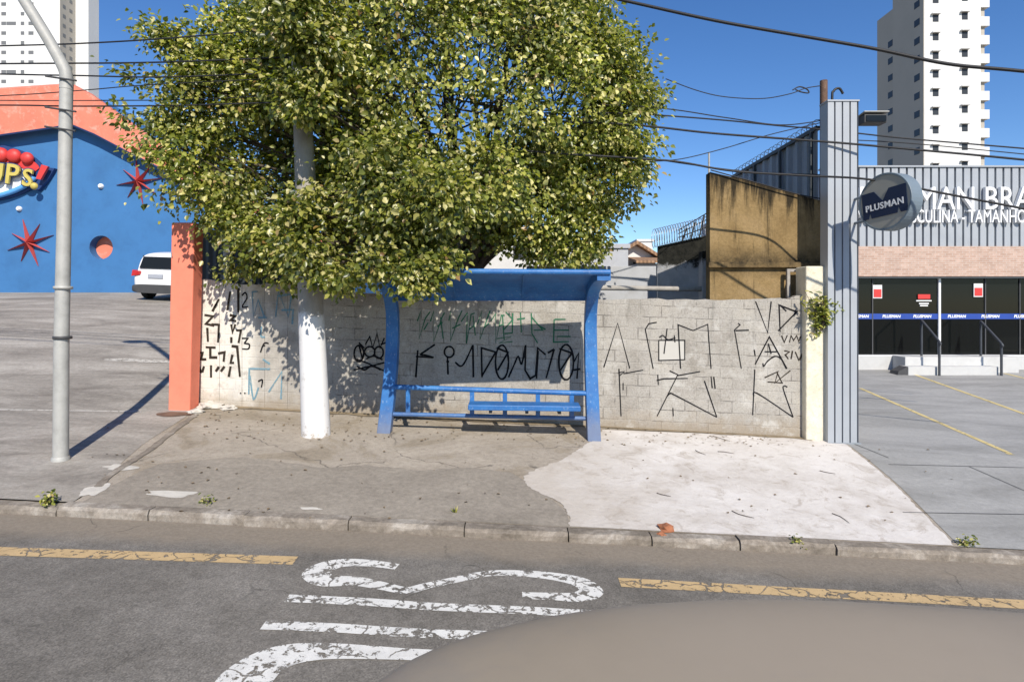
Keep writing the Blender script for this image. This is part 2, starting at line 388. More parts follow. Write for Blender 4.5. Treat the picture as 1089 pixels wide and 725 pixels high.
M = dict(
    wall=m_wall(), walk=m_sidewalk(), white_patch=m_white_patch(), road=m_road(),
    roadwhite=m_roadpaint('white road paint', (.70,.69,.655,1), lim=.53), roadyellow=m_roadpaint('yellow road paint', (.53,.38,.20,1), lim=.57),
    lotyellow=m_roadpaint('lot yellow paint', (.62,.50,.23,1), lim=.62), lotwhite=m_roadpaint('faded lot line', (.52,.49,.44,1), lim=.56),
    lot=m_lot('patched grey asphalt', (.17,.152,.132,1), (.285,.26,.228,1), (.40,.37,.33,1), (.72,1.15), stretch=(.5,1.6,1)),
    fore=m_lot('painted grey concrete', (.225,.222,.212,1), (.295,.292,.282,1), (.36,.355,.342,1), (.85,1.08), stretch=(.5,1.3,1)),
    kerb=m_lot('kerb stone', (.15,.128,.102,1), (.235,.203,.168,1), (.40,.365,.32,1), (.62,1.2), stretch=(2.5,2.5,3)),
    soil=paint('dry soil', (.20,.16,.11,1), .95, .3, 2), leaf=m_leaf(),
    bark=paint('bark', (.085,.068,.05,1), .95, .4, 6, .8, 30),
    blue=m_shelter(), orange=paint('orange paint', (.76,.215,.135,1), .7, .12, 2.5, .25, 35, dirt=(.55,.16,.10,1), dirt_amt=.3),
    galv=paint('galvanised steel', (.40,.395,.37,1), .6, .18, 5, .12, 60, metal=.12, dirt=(.26,.25,.23,1)),
    pole=m_pole(), black=paint('black rubber', (.012,.012,.012,1), .5, .2, 3), cable=paint('cable sheath', (.016,.016,.018,1), .6, .2),
    corr=paint('pale blue painted sheet', (.345,.365,.39,1), .5, .08, 1.5, .05, 40, metal=.1, dirt=(.30,.33,.36,1), dirt_amt=.3),
    corrg=paint('grey sheet fence', (.25,.275,.30,1), .55, .15, 1.5, .05, 40, dirt=(.16,.16,.16,1)),
    cream=paint('rough cream render', (.70,.64,.50,1), .95, .2, 5, 1., 28, dirt=(.33,.25,.13,1), dirt_amt=.5),
    mustard=m_mustard(), mould=m_mould(), brick=m_brick(), tiles=m_tiles(),
    glass=m_glass('dark glass'), tint=m_tint('tinted shop glass'), inner=paint('shop interior', (.10,.095,.09,1), .8, .3, .8), ifloor=paint('shop floor', (.40,.37,.32,1), .4, .15, 1), signwhite=paint('sign face', (.33,.32,.285,1), .5, .06), signblue=paint('sign navy', (.014,.026,.065,1), .5, .1),
    signrim=paint('sign rim', (.15,.19,.225,1), .5, .12), letter=paint('white letter', (.80,.80,.80,1), .5, .05),
    wallblue=paint('blue wall paint', (.040,.150,.345,1), .8, .16, .9, .25, 20, dirt=(.03,.11,.27,1), dirt_amt=.5),
    starred=paint('faded red paint', (.50,.075,.065,1), .6, .12), red=paint('red paint', (.58,.045,.04,1), .5, .1), salmon=paint('salmon paint', (.66,.195,.125,1), .8, .16, 1.2, .2, 20, dirt=(.62,.46,.38,1), dirt_amt=.7),
    navy=paint('navy board', (.02,.05,.16,1), .5, .1), lime=paint('lettering ochre', (.52,.42,.10,1), .5, .1), skyblue=paint('sky blue board', (.10,.33,.68,1), .5, .1),
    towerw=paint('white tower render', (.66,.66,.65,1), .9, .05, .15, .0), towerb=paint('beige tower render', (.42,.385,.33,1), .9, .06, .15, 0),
    towerwin=m_glass('tower window glass', (.045,.05,.055,1), .25), farwin=m_glass('far window glass', (.16,.165,.17,1), .3), carwhite=paint('white car paint', (.70,.70,.70,1), .25, .04, spec=.5),
    plast=paint('dark grey plastic', (.06,.06,.062,1), .55, .15), lamp=paint('red lamp lens', (.45,.02,.02,1), .2, .1), chrome=paint('alloy', (.5,.5,.5,1), .3, .1, metal=.9),
    tyre=paint('tyre rubber', (.018,.018,.018,1), .85, .2), plate=paint('number plate', (.35,.37,.42,1), .5, .1),
    taupe=paint('dusty taupe car paint', (.30,.25,.19,1), .5, .10, .8, .03, 60, spec=.4, dirt=(.225,.205,.185,1), dirt_amt=.5),
    rust=paint('rusty steel', (.13,.075,.05,1), .85, .4, 6, .5, 40, dirt=(.33,.26,.22,1), dirt_amt=.6), fence=paint('dark sheet fence', (.045,.055,.062,1), .6, .3, 2),
    white=paint('whitewashed render', (.62,.61,.59,1), .9, .1, 1, .3, 25), greywall=paint('grey render', (.40,.41,.43,1), .9, .14, 1.2, .3, 20, dirt=(.25,.24,.23,1)),
    wirem=paint('razor wire', (.42,.43,.44,1), .4, .1, metal=.7), plantg=m_leaf(), step=paint('pale painted step', (.50,.50,.49,1), .8, .12, 2),
    stripe=paint('blue door tape', (.02,.06,.30,1), .5, .1), hand=paint('dark painted handrail', (.05,.055,.065,1), .5, .15),
    notice=paint('printed notice', (.62,.62,.62,1), .6, .08), twig=paint('dry twig', (.07,.05,.035,1), .9, .3), litter=paint('dead leaf', (.20,.145,.085,1), .9, .5, 20), clay=paint('broken clay brick', (.33,.13,.065,1), .95, .3, 8, .8, 30),
    rubble=paint('cement rubble', (.52,.49,.44,1), .95, .2, 6, 1., 20), pipe=paint('old grey pipe', (.34,.32,.29,1), .8, .3, 5, dirt=(.14,.10,.08,1)),
    sp_black=m_spray('black spray', (.012,.012,.014,1)), sp_brown=m_spray('faded dark spray', (.035,.028,.022,1), .70), sp_green=m_spray('green spray', (.035,.14,.08,1), .80),
    sp_blue=m_spray('pale blue spray', (.16,.29,.36,1), .62), sp_pale=m_spray('whitewash square', (.46,.44,.40,1), .78),
)

# ------------------------------------------------------------------ ground sheets
def sheet(xl, xr, ys, n, f, dz=0., jag=0):
    mb = MB(); V = []
    for Y in ys:
        a, b = xl(Y), xr(Y)
        for i in range(n + 1):
            X = a + (b - a) * i / n; V.append((X, Y, f(X, Y) + dz))
    Fc = [(j*(n+1)+i, j*(n+1)+i+1, (j+1)*(n+1)+i+1, (j+1)*(n+1)+i) for j in range(len(ys)-1) for i in range(n)]
    return mb.add(V, Fc, True)
def lerp_line(pts):                            # x as function of Y through plan points
    pts = sorted((p[1], p[0]) for p in pts)
    def f(Y):
        if Y <= pts[0][0]: return pts[0][1]
        for (y0, x0), (y1, x1) in zip(pts, pts[1:]):
            if Y <= y1: return x0 + (x1 - x0) * (Y - y0) / (y1 - y0)
        return pts[-1][1]
    return f
lin = lambda a, b, n: [a + (b - a) * i / n for i in range(n + 1)]
K2 = KY + .16
leftEdge = lerp_line([gnd(88, 528), gnd(120, 500), gnd(155, 470), gnd(205, 438), (-5.55, 30, 0)])
rightEdge = lerp_line([gnd(1022, 582), gnd(985, 545), gnd(955, 515), gnd(925, 490), gnd(898, 470), (5.5, 30, 0)])
hb = lambda X, Y: (hroad(X, Y) if Y < KY else hg(X, Y)) - .06
struct('ground', sheet(lambda Y: -400, lambda Y: 400, [-200, -100, -40, -20] + lin(-10, 30, 40) + [40, 80, 160, 300, 600, 900], 80, lambda X, Y: hb(X, Y) - (.4 if abs(X) > 40 or Y > 30 else .02)), M['soil'])
struct('road', sheet(lambda Y: -45, lambda Y: 45, lin(-7, KY, 27), 90, hroad), M['road'])
struct('sidewalk', sheet(leftEdge, rightEdge, lin(K2, 10.95, 40), 60, hg), M['walk'])
struct('parking_lot', sheet(lambda Y: -45, leftEdge, lin(K2, 24, 60), 60, hg, .004), M['lot'])
struct('forecourt', sheet(rightEdge, lambda Y: 45, lin(K2, 20, 50), 60, hg, .004), M['fore'])
# white painted part of the pavement
def jag(f, amp, sc, seed):
    return lambda Y: f(Y) + amp * (mnoise.noise((Y*sc, seed, 0)) + .5*mnoise.noise((Y*sc*3.1, seed, 5)))
pl0 = jag(lerp_line([gnd(604, 551), gnd(601, 538), gnd(585, 529), gnd(560, 517), gnd(556, 508), gnd(572, 498), gnd(596, 490), gnd(612, 480), gnd(632, 468), gnd(640, 458)]), .05, 3, 1)
pl = jag(pl0, .03, 14, 4)
pr = jag(lambda Y: rightEdge(Y) - .05, .035, 4, 9)
struct('white_pavement_paint', sheet(pl, pr, lin(K2+.01, 10.30, 150), 40, hg, .007), M['white_patch'])
# bare light patches near the left kerb
def blob_sheet(c, rx, ry, seed, dz=.006):
    mb = MB(); V = [Vector((c.x, c.y, hg(c.x, c.y) + dz))]; n = 40
    for k in range(n):
        q = 2*math.pi*k/n; r = 1 + .45*mnoise.noise((math.cos(q)*1.6+seed, math.sin(q)*1.6, seed))
        x, y = c.x + rx*r*math.cos(q), max(K2+.005, c.y + ry*r*math.sin(q)); V.append(Vector((x, y, hg(x, y) + dz)))
    return mb.add(V, [(0, 1+k, 1+(k+1) % n) for k in range(n)])
for i, (px, py, rx, ry) in enumerate([(102, 521, .13, .17), (183, 525, .28, .09), (128, 497, .22, .10), (330, 541, .12, .03)]):
    struct('pavement_patch', blob_sheet(gnd(px, py), rx, ry, i*3.3), M['rubble'])
struct('pavement_patch', blob_sheet(gnd(150, 384), .9, .12, 7.7, .010), M['lotwhite'])
def strip(pts, width, dz, mb=None, f=None, base=None):
    """flat painted ribbon lying on the ground through plan points"""
    mb = mb or MB(); P = [Vector((p[0], p[1])) for p in pts]; n = len(P)
    W = width if isinstance(width, (list, tuple)) else [width] * n
    V = []
    for i, p in enumerate(P):
        t = (P[min(n-1, i+1)] - P[max(0, i-1)]).normalized(); s = Vector((-t.y, t.x))
        for k in (-1, 0, 1):
            q = p + s * W[i] / 2 * k; V.append((q.x, q.y, f(q.x, q.y) + dz))
    for i in range(n - 1):
        for k in (0, 1): mb.f.append([len(mb.v)+3*i+k, len(mb.v)+3*i+k+1, len(mb.v)+3*i+k+4, len(mb.v)+3*i+k+3]); mb.sm.append(True)
    mb.v += [Vector(v) for v in V]
    return mb
def dense(pts, n=8, spline=True):
    P = [Vector(p) for p in pts]; out = []
    for i in range(len(P) - 1):
        p0, p1, p2, p3 = P[max(0, i-1)], P[i], P[i+1], P[min(len(P)-1, i+2)]
        for k in range(n):
            t = k / n
            if spline: out.append(.5*((2*p1) + (p2-p0)*t + (2*p0-5*p1+4*p2-p3)*t*t + (3*p1-p0-3*p2+p3)*t**3))
            else: out.append(p1.lerp(p2, t))
    return out + [P[-1]]
# darker asphalt resurfacing along the kerb, cement ridge and stain by the pillar
M['resurf'] = m_lot('rough asphalt topping', (.205,.18,.148,1), (.255,.225,.187,1), (.305,.27,.225,1), (.72,1.18))
tops = sorted((gnd(*p) for p in [(112,520),(140,505),(170,493),(215,489),(262,486),(300,491),(345,498),(390,494),(440,500),(500,497),(545,503),(560,512),(588,532),(603,545)]), key=lambda p: p.x)
mb = MB(); V = []; nx, ny = 140, 16
for i in range(nx+1):
    X = tops[0].x + (tops[-1].x-tops[0].x)*i/nx
    k = max(k for k in range(len(tops)-1) if tops[k].x <= X + 1e-6); t_ = (X-tops[k].x)/(tops[k+1].x-tops[k].x)
    yt = tops[k].y + (tops[k+1].y-tops[k].y)*t_ + .05*mnoise.noise((X*3, 1, 2)) + .02*mnoise.noise((X*11, 4, 2))
    for j in range(ny+1):
        Y = K2+.01 + max(.0, yt-K2-.01)*j/ny; V.append((X, Y, hg(X, Y)+.0035))
mb.add(V, [(i*(ny+1)+j, (i+1)*(ny+1)+j, (i+1)*(ny+1)+j+1, i*(ny+1)+j+1) for i in range(nx) for j in range(ny)], True)
struct('pavement_patch', mb, M['resurf'])
rp_ = dense([gnd(*p) for p in [(104,518),(118,505),(138,492),(160,478),(180,462),(196,450),(208,441)]], 10)
struct('cement_ridge', strip(rp_, [.05+.10*abs(mnoise.noise((k*.31, 2, 2)))+.03 for k in range(len(rp_))], .011, f=hg), M['kerb'])
M['stain'] = paint('red brown stain', (.15,.095,.065,1), .85, .4, 4)
struct('pavement_patch', blob_sheet(gnd(184, 441), .30, .13, 5.1, .013), M['stain'])
# kerb stones along the street
mb = MB(); x = -44.
while x < 44:
    L = random.uniform(.85, 1.25) if -7 < x < 7 else 2.
    a, b = x + .006, x + L - .006
    d0, d1, dz = random.uniform(-.02, .02), random.uniform(-.02, .02), random.uniform(-.014, .008)
    low = .085 * smooth(4.6, 5.4, x) + .03 * smooth(5.4, 6.2, -x)
    n = 12; R = []
    for i in range(n + 1):
        X = a + (b - a) * i / n; j = lambda s: .020 * mnoise.noise((X*4, s, 2)) + .014*mnoise.noise((X*13, s, 6))
        yo = d0 + (d1-d0)*i/n; zt = hg(X, K2) + .002 + dz - low; zr = hroad(X, KY) - .05
        R.append([(X, KY+yo+j(1), zr), (X, KY+yo+j(2), zt-.035+j(3)), (X, KY+yo+.03+j(4), zt+j(5)*.6), (X, K2+.01, zt + .004), (X, K2+.01, zr)])
    mb.rings([[Vector(p) for p in r] for r in R], False)
    x += L
struct('kerb', mb, M['kerb'])
# road markings
for a, b in (((-160, 581), (314, 596)), ((659, 619), (1260, 652))):
    struct('yellow_line', strip(dense([rd(*a), rd((a[0]+b[0])/2, (a[1]+b[1])/2), rd(*b)], 40, False), .18, .004, f=hroad), M['roadyellow'])
c2 = lambda x, y: rd(300 + .338*x, 480 + .338*y)
letter = [
    ([c2(*p) for p in [(362,363),(280,352),(200,350),(140,362),(108,385),(140,406),(230,408),(310,422),(390,437),(450,424),(540,405),(650,384),(760,384),(860,394),(940,412),(972,440),(930,458),(850,456),(756,453)]],
     [.12,.14,.17,.22,.25,.22,.17,.14,.12,.11,.11,.11,.13,.16,.20,.22,.17,.13,.12]),
    ([c2(*p) for p in [(15,462),(150,468),(300,476),(450,487),(600,494),(760,500),(900,508),(985,513),(1130,530)]], .125),
    ([c2(*p) for p in [(-60,547),(80,552),(200,558),(330,567),(480,575),(640,580),(800,588)]], .125),
    ([rd(*p) for p in [(232,770),(262,722),(296,700),(345,693),(430,696),(560,703)]], [.30,.36,.30,.20,.14,.14]),
    ([c2(940,520), c2(890,530), c2(858,548)], .06),
]
for i, (pts, wd) in enumerate(letter):
    P = dense(pts, 8)
    if isinstance(wd, list): wd = [wd[min(k//8, len(wd)-2)]*(1-(k % 8)/8) + wd[min(k//8+1, len(wd)-1)]*((k % 8)/8) for k in range(len(P))]
    struct('road_lettering', strip(P, wd, .004 + .0012*i, f=hroad), M['roadwhite'])
for a, b in (((915, 413), (1076, 484)), ((966, 396), (1150, 462)), ((1068, 397), (1200, 430))):
    struct('bay_line', strip(dense([gnd(*a), gnd(*b)], 30, False), .10, .009, f=hg), M['lotyellow'])
struct('bay_line', strip(dense([gnd(-60, 435), gnd(152, 438)], 30, False), .07, .009, f=hg), M['lotwhite'])
# expansion joints of the right forecourt
for a, b in (((905, 471), (945, 487)), ((945, 494), (1200, 500)), ((1030, 496), (1130, 540)), ((960, 545), (1200, 549))):
    struct('pavement_joint', strip(dense([gnd(*a), gnd(*b)], 20, False), .018, .0075, f=hg), M['plast'])

# ------------------------------------------------------------------ graffiti wall
A, B = Vector((-5.62, 10.92)), Vector((5.08, 10.30))
wd = (B - A).normalized(); wnrm = Vector((wd.y, -wd.x))     # towards the street
def wallpt(px, py, off=0.):
    a = (px - CX) / F; p0 = A + wnrm * off
    # ray (aY, Y): solve (aY-p0.x)*n.x + (Y-p0.y)*n.y = 0
    Y = (p0.x*wnrm.x + p0.y*wnrm.y) / (a*wnrm.x + wnrm.y)
    return at(px, py, Y)
top = [(208,296),(235,299),(262,303),(300,302),(332,306),(380,312),(420,313),(470,315),(520,316),(560,317),(600,317),(640,318),(690,318),(740,318),(790,319),(828,317),(838,318),(848,314),(860,315)]
mb = MB(); R = []
wall_root = thing('block_wall', (0, 10.6, hg(0, 10.6)), 'long grey cement block wall covered in graffiti behind the bus shelter', 'wall')
for (px, py) in dense([(a, b, 0) for a, b in top], 5, False) and [(p.x, p.y + random.uniform(-.9, .9)) for p in dense([(a, b, 0) for a, b in top], 5, False)]:
    t = wallpt(px, py); bk = Vector((wnrm.x, wnrm.y, 0)) * -.16; g = hg(t.x, t.y) - .1
    R.append([Vector((t.x, t.y, g)), t, t + bk, Vector((t.x, t.y, g)) + bk])
mb.rings(R, False)
obj('masonry', mb, M['wall'], wall_root)
GO = [.003]
def stroke(mb, pts, wpx, curve=False):
    if curve: pts = [(p.x, p.y) for p in dense([(a, b, 0) for a, b in pts], 5)]
    P = [wallpt(a, b, GO[0]) for a, b in pts]; GO[0] += .00006
    n = len(P); nn = Vector((wnrm.x, wnrm.y, 0)); V = []
    for i, p in enumerate(P):
        d0 = (P[i] - P[i-1]).normalized() if i else None; d1 = (P[i+1] - P[i]).normalized() if i < n-1 else None
        s0 = d0.cross(nn) if d0 else d1.cross(nn); s1 = d1.cross(nn) if d1 else s0
        s = (s0 + s1); s = s.normalized() if s.length > .15 else s0
        k = 1 / max(.55, s.dot(s0)); hw = wpx * .0140 / 2 * random.uniform(.82, 1.15)
        V += [p + s*hw*k, p - s*hw*k]
    return mb.add(V, [(2*i, 2*i+1, 2*i+3, 2*i+2) for i in range(n-1)])
def ell(cx, cy, rx, ry, n=18): return [(cx + rx*math.cos(2*math.pi*k/n), cy + ry*math.sin(2*math.pi*k/n)) for k in range(n+1)]
def tagged(name, strokes, cv, wpx, mat, label=None):
    mb = MB()
    for s in strokes:
        c = False
        if isinstance(s, tuple): s, c = s[0], True
        stroke(mb, [cv(*p) for p in s], wpx, c)
    o = obj(name, mb, M[mat], wall_root, flip=False)
    if label: o['label'] = label
    return o
q8 = lambda x, y: (630 + .2206*x, 310 + .2206*y)
q4 = lambda x, y: (380 + .3034*x, 260 + .3034*y)
q3 = lambda x, y: (200 + .3865*x, 200 + .3865*y)
q2 = lambda x, y: (200 + .2483*x, 300 + .2483*y)
# pale square rolled on the blocks
mb = MB(); P = [wallpt(*q8(*p), off=.0022) for p in ((320,235),(445,235),(445,328),(320,332))]; mb.add(P, [(0,1,2,3)])
obj('painted_square', mb, M['sp_pale'], wall_root, flip=False)
tagged('graffiti', [[(55,365),(122,152),(180,370)], [(310,148),(272,155),(255,182),(293,372)], [(320,235),(445,235),(445,328),(320,332),(320,233)], [(360,178),(345,300)],
    ([(322,222),(340,212),(365,232),(400,222)],), [(395,210),(398,245)], [(425,372),(413,160),(485,188),(556,158),(572,372)], [(718,372),(685,185),(712,160),(702,153)], [(690,188),(755,186)]], q8, 1.5, 'sp_black', 'thin black letters in a row on the right half of the wall')
tagged('graffiti', [[(787,48),(845,198),(862,48)], [(905,195),(900,65),(985,98),(895,190)], [(905,65),(935,95)], [(785,350),(853,218),(938,372)], [(830,290),(890,290)], ([(822,345),(826,360),(845,335),(880,312),(910,325),(935,372)],), [(848,250),(862,300)]], q8, 1.7, 'sp_black', 'tall black pointed letters near the cream gate post')
tagged('graffiti', [[(912,212),(925,245),(940,210)], [(950,245),(958,212),(970,235),(985,212),(995,240),(1005,215)], [(925,285),(950,290),(930,305),(945,325)], [(965,285),(958,325)], [(978,290),(995,330),(1018,290)], [(1000,330),(1015,300)],
    [(830,415),(895,385),(880,440),(955,380)], [(845,435),(915,440),(890,390)]], q8, 1.7, 'sp_brown')
tagged('graffiti', [[(138,600),(128,372)], [(125,390),(155,385),(128,408)], [(150,395),(245,378)], [(312,600),(412,400),(372,382)], [(410,405),(520,385)], [(310,428),(345,420),(460,418)], ([(360,505),(375,492),(400,500),(600,605)],), [(600,605),(540,430)], [(315,400),(318,450)],
    [(572,408),(578,465)], [(585,410),(592,468)], [(148,440),(148,475)], [(388,560),(390,600)], [(773,595),(783,375)], ([(778,505),(795,490),(968,605)],), ([(968,605),(922,475),(925,455),(940,460)],), [(780,280),(785,310)]], q8, 1.5, 'sp_black', 'lower row of large thin black letters')
tagged('graffiti', [[(212,370),(205,465)], ([(272,350),(240,372),(222,385),(240,388),(268,396)],), [(205,392),(265,396)], ell(322,376,17,19), [(316,396),(318,455)], [(312,410),(322,410)], ([(343,412),(362,426),(378,410),(405,352)],), [(405,352),(407,465)],
    [(437,465),(435,362),(485,377),(437,460)], ell(507,412,23,60), [(488,362),(528,378),(492,440)], ([(530,465),(550,420),(564,392),(576,418),(590,352)],), [(590,352),(588,440),(606,470),(625,458),(632,362),(660,386)], [(634,372),(628,470)], [(662,468),(690,366)], [(690,366),(668,380)],
    ell(732,412,26,62), [(708,365),(752,380),(712,440)], [(760,410),(776,380),(770,470)], [(756,440),(782,436)]], q4, 2.3, 'sp_black', 'row of tall black tag letters above the bench')
gs = []
for k in range(6):
    x = 212 + 52*k + random.uniform(-6, 6); u = lambda a=5: random.uniform(-a, a)
    gs += [[(x+u(),272+u(9)),(x+12+u(),236+u(6)),(x+10+u(),338+u(9)),(x+32+u(),252+u(9)),(x+46+u(),240+u(9))], [(x+20+u(),290+u(9)),(x+40+u(),280+u(9))]] + ([[(x+34+u(),250+u()),(x+44+u(),330+u(12))]] if k % 2 else [])
gs += [[(520,236),(545,262),(512,300)], [(545,240),(543,310),(516,312)], [(572,238),(575,308)], [(560,262),(588,258)], [(610,240),(612,312),(632,345)], [(612,255),(650,300),(618,300)], [(690,262),(688,342),(742,340)], [(690,300),(742,300)], [(692,262),(730,262)], [(490,330),(540,322),(498,345),(544,340)], [(640,286),(660,298)], [(700,322),(748,322)]]
tagged('graffiti', gs, q4, 1.6, 'sp_green', 'pale green scrawled letters in the shade of the shelter')
tagged('graffiti', [(ell(470,455,13,22),), ([(460,470),(490,480),(545,505)],), ([(455,500),(500,490),(540,480)],), [(488,430),(500,408),(508,440),(520,400),(528,440),(540,412)], (ell(500,450,14,14),), (ell(525,452,12,16),), ([(465,490),(485,500),(505,490),(530,500)],), [(470,430),(480,470)], ([(490,470),(510,462),(535,472)],), [(485,440),(470,425)], [(530,430),(545,425)]], q3, 2.2, 'sp_black', 'dense black cartoonish scribble beside the shelter post')
tagged('graffiti', [[(132,72),(104,125)], [(180,40),(168,120)], [(215,25),(215,130)], [(70,140),(106,146),(76,178),(112,186)], [(82,195),(85,255)], [(100,180),(132,182),(128,258)], [(178,140),(200,146),(180,163),(206,166)], [(185,180),(190,215),(202,180)], [(185,235),(185,260)], [(206,206),(226,206),(216,260)],
    [(75,278),(118,280)], [(95,280),(95,322),(125,322)], [(40,302),(62,302),(55,330),(78,330)], [(128,305),(156,300),(152,340)], [(186,273),(210,276),(222,405)], [(190,310),(182,345),(197,345)], [(182,360),(174,405)], [(45,362),(57,388)], [(68,360),(60,385)], [(98,355),(98,408)], [(132,362),(118,382)], [(156,360),(140,382)]], q2, 3.1, 'sp_brown', 'thick faded brown marks beside the orange pillar')
tagged('graffiti', [([(230,58),(245,45),(252,68),(232,105),(257,105)],), [(230,240),(256,240),(240,262)], ([(240,262),(262,266),(258,285),(232,285)],), ([(310,300),(325,262),(345,262)],), [(318,275),(330,270)], ([(300,425),(318,418),(314,450)],), [(222,475),(228,475)], [(240,475),(246,475)]], q2, 1.8, 'sp_black')
tagged('graffiti', [[(275,40),(280,150),(300,75),(327,150)], [(375,150),(386,40),(430,150),(442,60)], [(300,152),(338,152)], [(260,480),(262,370),(352,372)], ([(265,400),(280,500),(302,450)],), [(345,470),(402,382),(398,500)], [(320,330),(350,350)], [(276,42),(300,40)], [(386,60),(440,52)], [(400,120),(450,118),(446,180)], ([(315,190),(312,230),(330,235)],)], q2, 2.3, 'sp_blue', 'washed out pale blue letters on the left of the wall')

M['dirt'] = paint('gritty dirt', (.235,.185,.12,1), .95, .45, 7, .9, 40)
P_w = [A.lerp(B, k/120) + wnrm*(.02 + .05*abs(mnoise.noise((k*.17, 3, 1)))) for k in range(121)]
struct('dirt_strip', strip([(p.x, p.y) for p in P_w], [.10 + .22*abs(mnoise.noise((k*.13, 8, 1))) + (.10 if k < 75 else 0) for k in range(121)], .012, f=hg), M['dirt'])

# ------------------------------------------------------------------ posts and pillars beside the wall
def slab(name, x0, x1, y0, y1, ztop, mat, label, cat, bevel=.012):
    zb = min(hg(x, y) for x in (x0, x1) for y in (y0, y1)) - .12
    r = MB().box(x0, x1, y0, y1, zb, ztop)
    return tag(obj(name, r, M[mat], bevel=bevel), label, cat)
p0, p1 = at(184, 237, 10.55), at(208.5, 237, 10.55)
zb = hg(p0.x, 10.7) - .15; lean = -.06
mb = MB().hexa([(p0.x+lean, 10.5, zb), (p1.x+lean-.03, 10.5, zb), (p1.x+lean-.03, 10.82, zb), (p0.x+lean, 10.82, zb)], [(p0.x, 10.5, p0.z), (p1.x, 10.5, p0.z), (p1.x, 10.82, p0.z), (p0.x, 10.82, p0.z)])
tag(obj('gate_pillar', mb, M['orange'], bevel=.02), 'tall orange painted masonry pillar at the left end of the graffiti wall', 'pillar')
# cream post on the right end
g = at(857, 283, 10.17); g1 = at(881, 283, 10.17)
tag(obj('gate_post', MB().box(g.x, g1.x+.02, 10.16, 10.55, hg(5.2, 10.2)-.1, g.z), M['cream'], bevel=.025), 'rough cream rendered gate post at the right end of the wall', 'post')
# tall corrugated pylon carrying the round sign
pyl = thing('sign_pylon', (5.53, 10.2, hg(5.53, 10.1)), 'tall pale blue corrugated metal pylon between wall and store forecourt', 'pylon')
a, b = at(880.5, 108, 10.05), at(913, 108, 10.05); zt = a.z; zb = hg(5.5, 10.05) - .04
prof = [];
nr = 4; wdt = (b.x - a.x) / nr
for i in range(nr):
    x0 = a.x + i*wdt
    prof += [(x0, 10.05), (x0+wdt*.80, 10.05), (x0+wdt*.82, 10.11), (x0+wdt*.98, 10.11)]
prof += [(b.x, 10.05), (b.x, 10.30), (a.x, 10.30)]
mb = MB().prism([(x, y, zb) for x, y in prof], (0, 0, zt - zb))
obj('cladding', mb, M['corr'], pyl)
obj('cap', MB().box(a.x-.012, b.x+.012, 10.035, 10.31, zt, zt+.025), M['corr'], pyl)
obj('base_plate', MB().box(a.x-.03, b.x+.03, 10.02, 10.33, zb, zb+.055), M['corrg'], pyl)
# round projecting sign
sc = at(940, 214.5, 9.12); nrm = Vector((-.935, -.355, 0)).normalized()
sg = thing('round_sign', sc, 'round grey disc sign reading PLUSMAN projecting from the corrugated pylon', 'sign')
yy = Vector((0,0,1)); xx = yy.cross(nrm).normalized()   # xx points right when facing the disc
Rr, Th = .435, .24
def disc(mb, c, prof, n=48):
    return mb.rings([[c + nrm*d + (xx*math.cos(2*math.pi*k/n) + yy*math.sin(2*math.pi*k/n))*r for k in range(n)] for r, d in prof], False)
obj('drum', disc(MB(), sc, [(Rr-.004, -Th), (Rr, -Th+.006), (Rr, -.006), (Rr-.004, 0), (Rr-.03, 0), (Rr-.032, -.012)]), M['signrim'], sg)
obj('face', disc(MB(), sc, [(Rr-.031, -.02), (Rr-.033, -.008)]), M['signwhite'], sg)
def onface(u, v, d): return sc + xx*u + yy*v + nrm*d
rot = math.radians(5); ro = lambda u, v: (u*math.cos(rot)-v*math.sin(rot), u*math.sin(rot)+v*math.cos(rot))
mpts = [(-.36,-.215),(-.36,.19),(-.15,.19),(-.02,.02),(.09,.19),(.36,.19),(.36,-.215),(.25,-.215),(.22,-.12),(.195,-.215),(-.22,-.215),(-.245,-.12),(-.27,-.215)]
obj('emblem', MB().prism([onface(*ro(*p), -.004) for p in mpts], nrm*.006), M['signblue'], sg)
Mx = frame(onface(*ro(0, -.055), .004), xx*math.cos(rot)+yy*math.sin(rot), yy*math.cos(rot)-xx*math.sin(rot))
obj('lettering', text_mb('PLUSMAN', .135, .002, Mx, bold=.003, spacing=1.08), M['letter'], sg)
mb = MB(); mid = sc - nrm*Th*.5
for dz in (-.2, .2):
    mb.tube([mid + Vector((0,.1,dz)), Vector((mid.x - .02, 10.06, mid.z + dz))], .022, 8)
obj('bracket', mb, M['signrim'], sg)
# little floodlight behind the pylon top
fl = thing('floodlight', at(925, 128, 10.5), 'small grey floodlight on an arm at the top of the corrugated pylon', 'floodlight')
c = at(924, 128, 10.4)
obj('housing', MB().box(c.x-.19, c.x+.19, 10.2, 10.42, c.z-.10, c.z+.04), M['plast'], fl, bevel=.01)
obj('hood', MB().hexa([(c.x-.21,10.17,c.z+.075),(c.x+.21,10.17,c.z+.075),(c.x+.2,10.45,c.z+.045),(c.x-.2,10.45,c.z+.045)], [(c.x-.21,10.17,c.z+.09),(c.x+.21,10.17,c.z+.09),(c.x+.2,10.45,c.z+.06),(c.x-.2,10.45,c.z+.06)]), M['galv'], fl)
obj('lens', MB().box(c.x-.17, c.x+.17, 10.185, 10.199, c.z-.08, c.z+.02), M['glass'], fl)

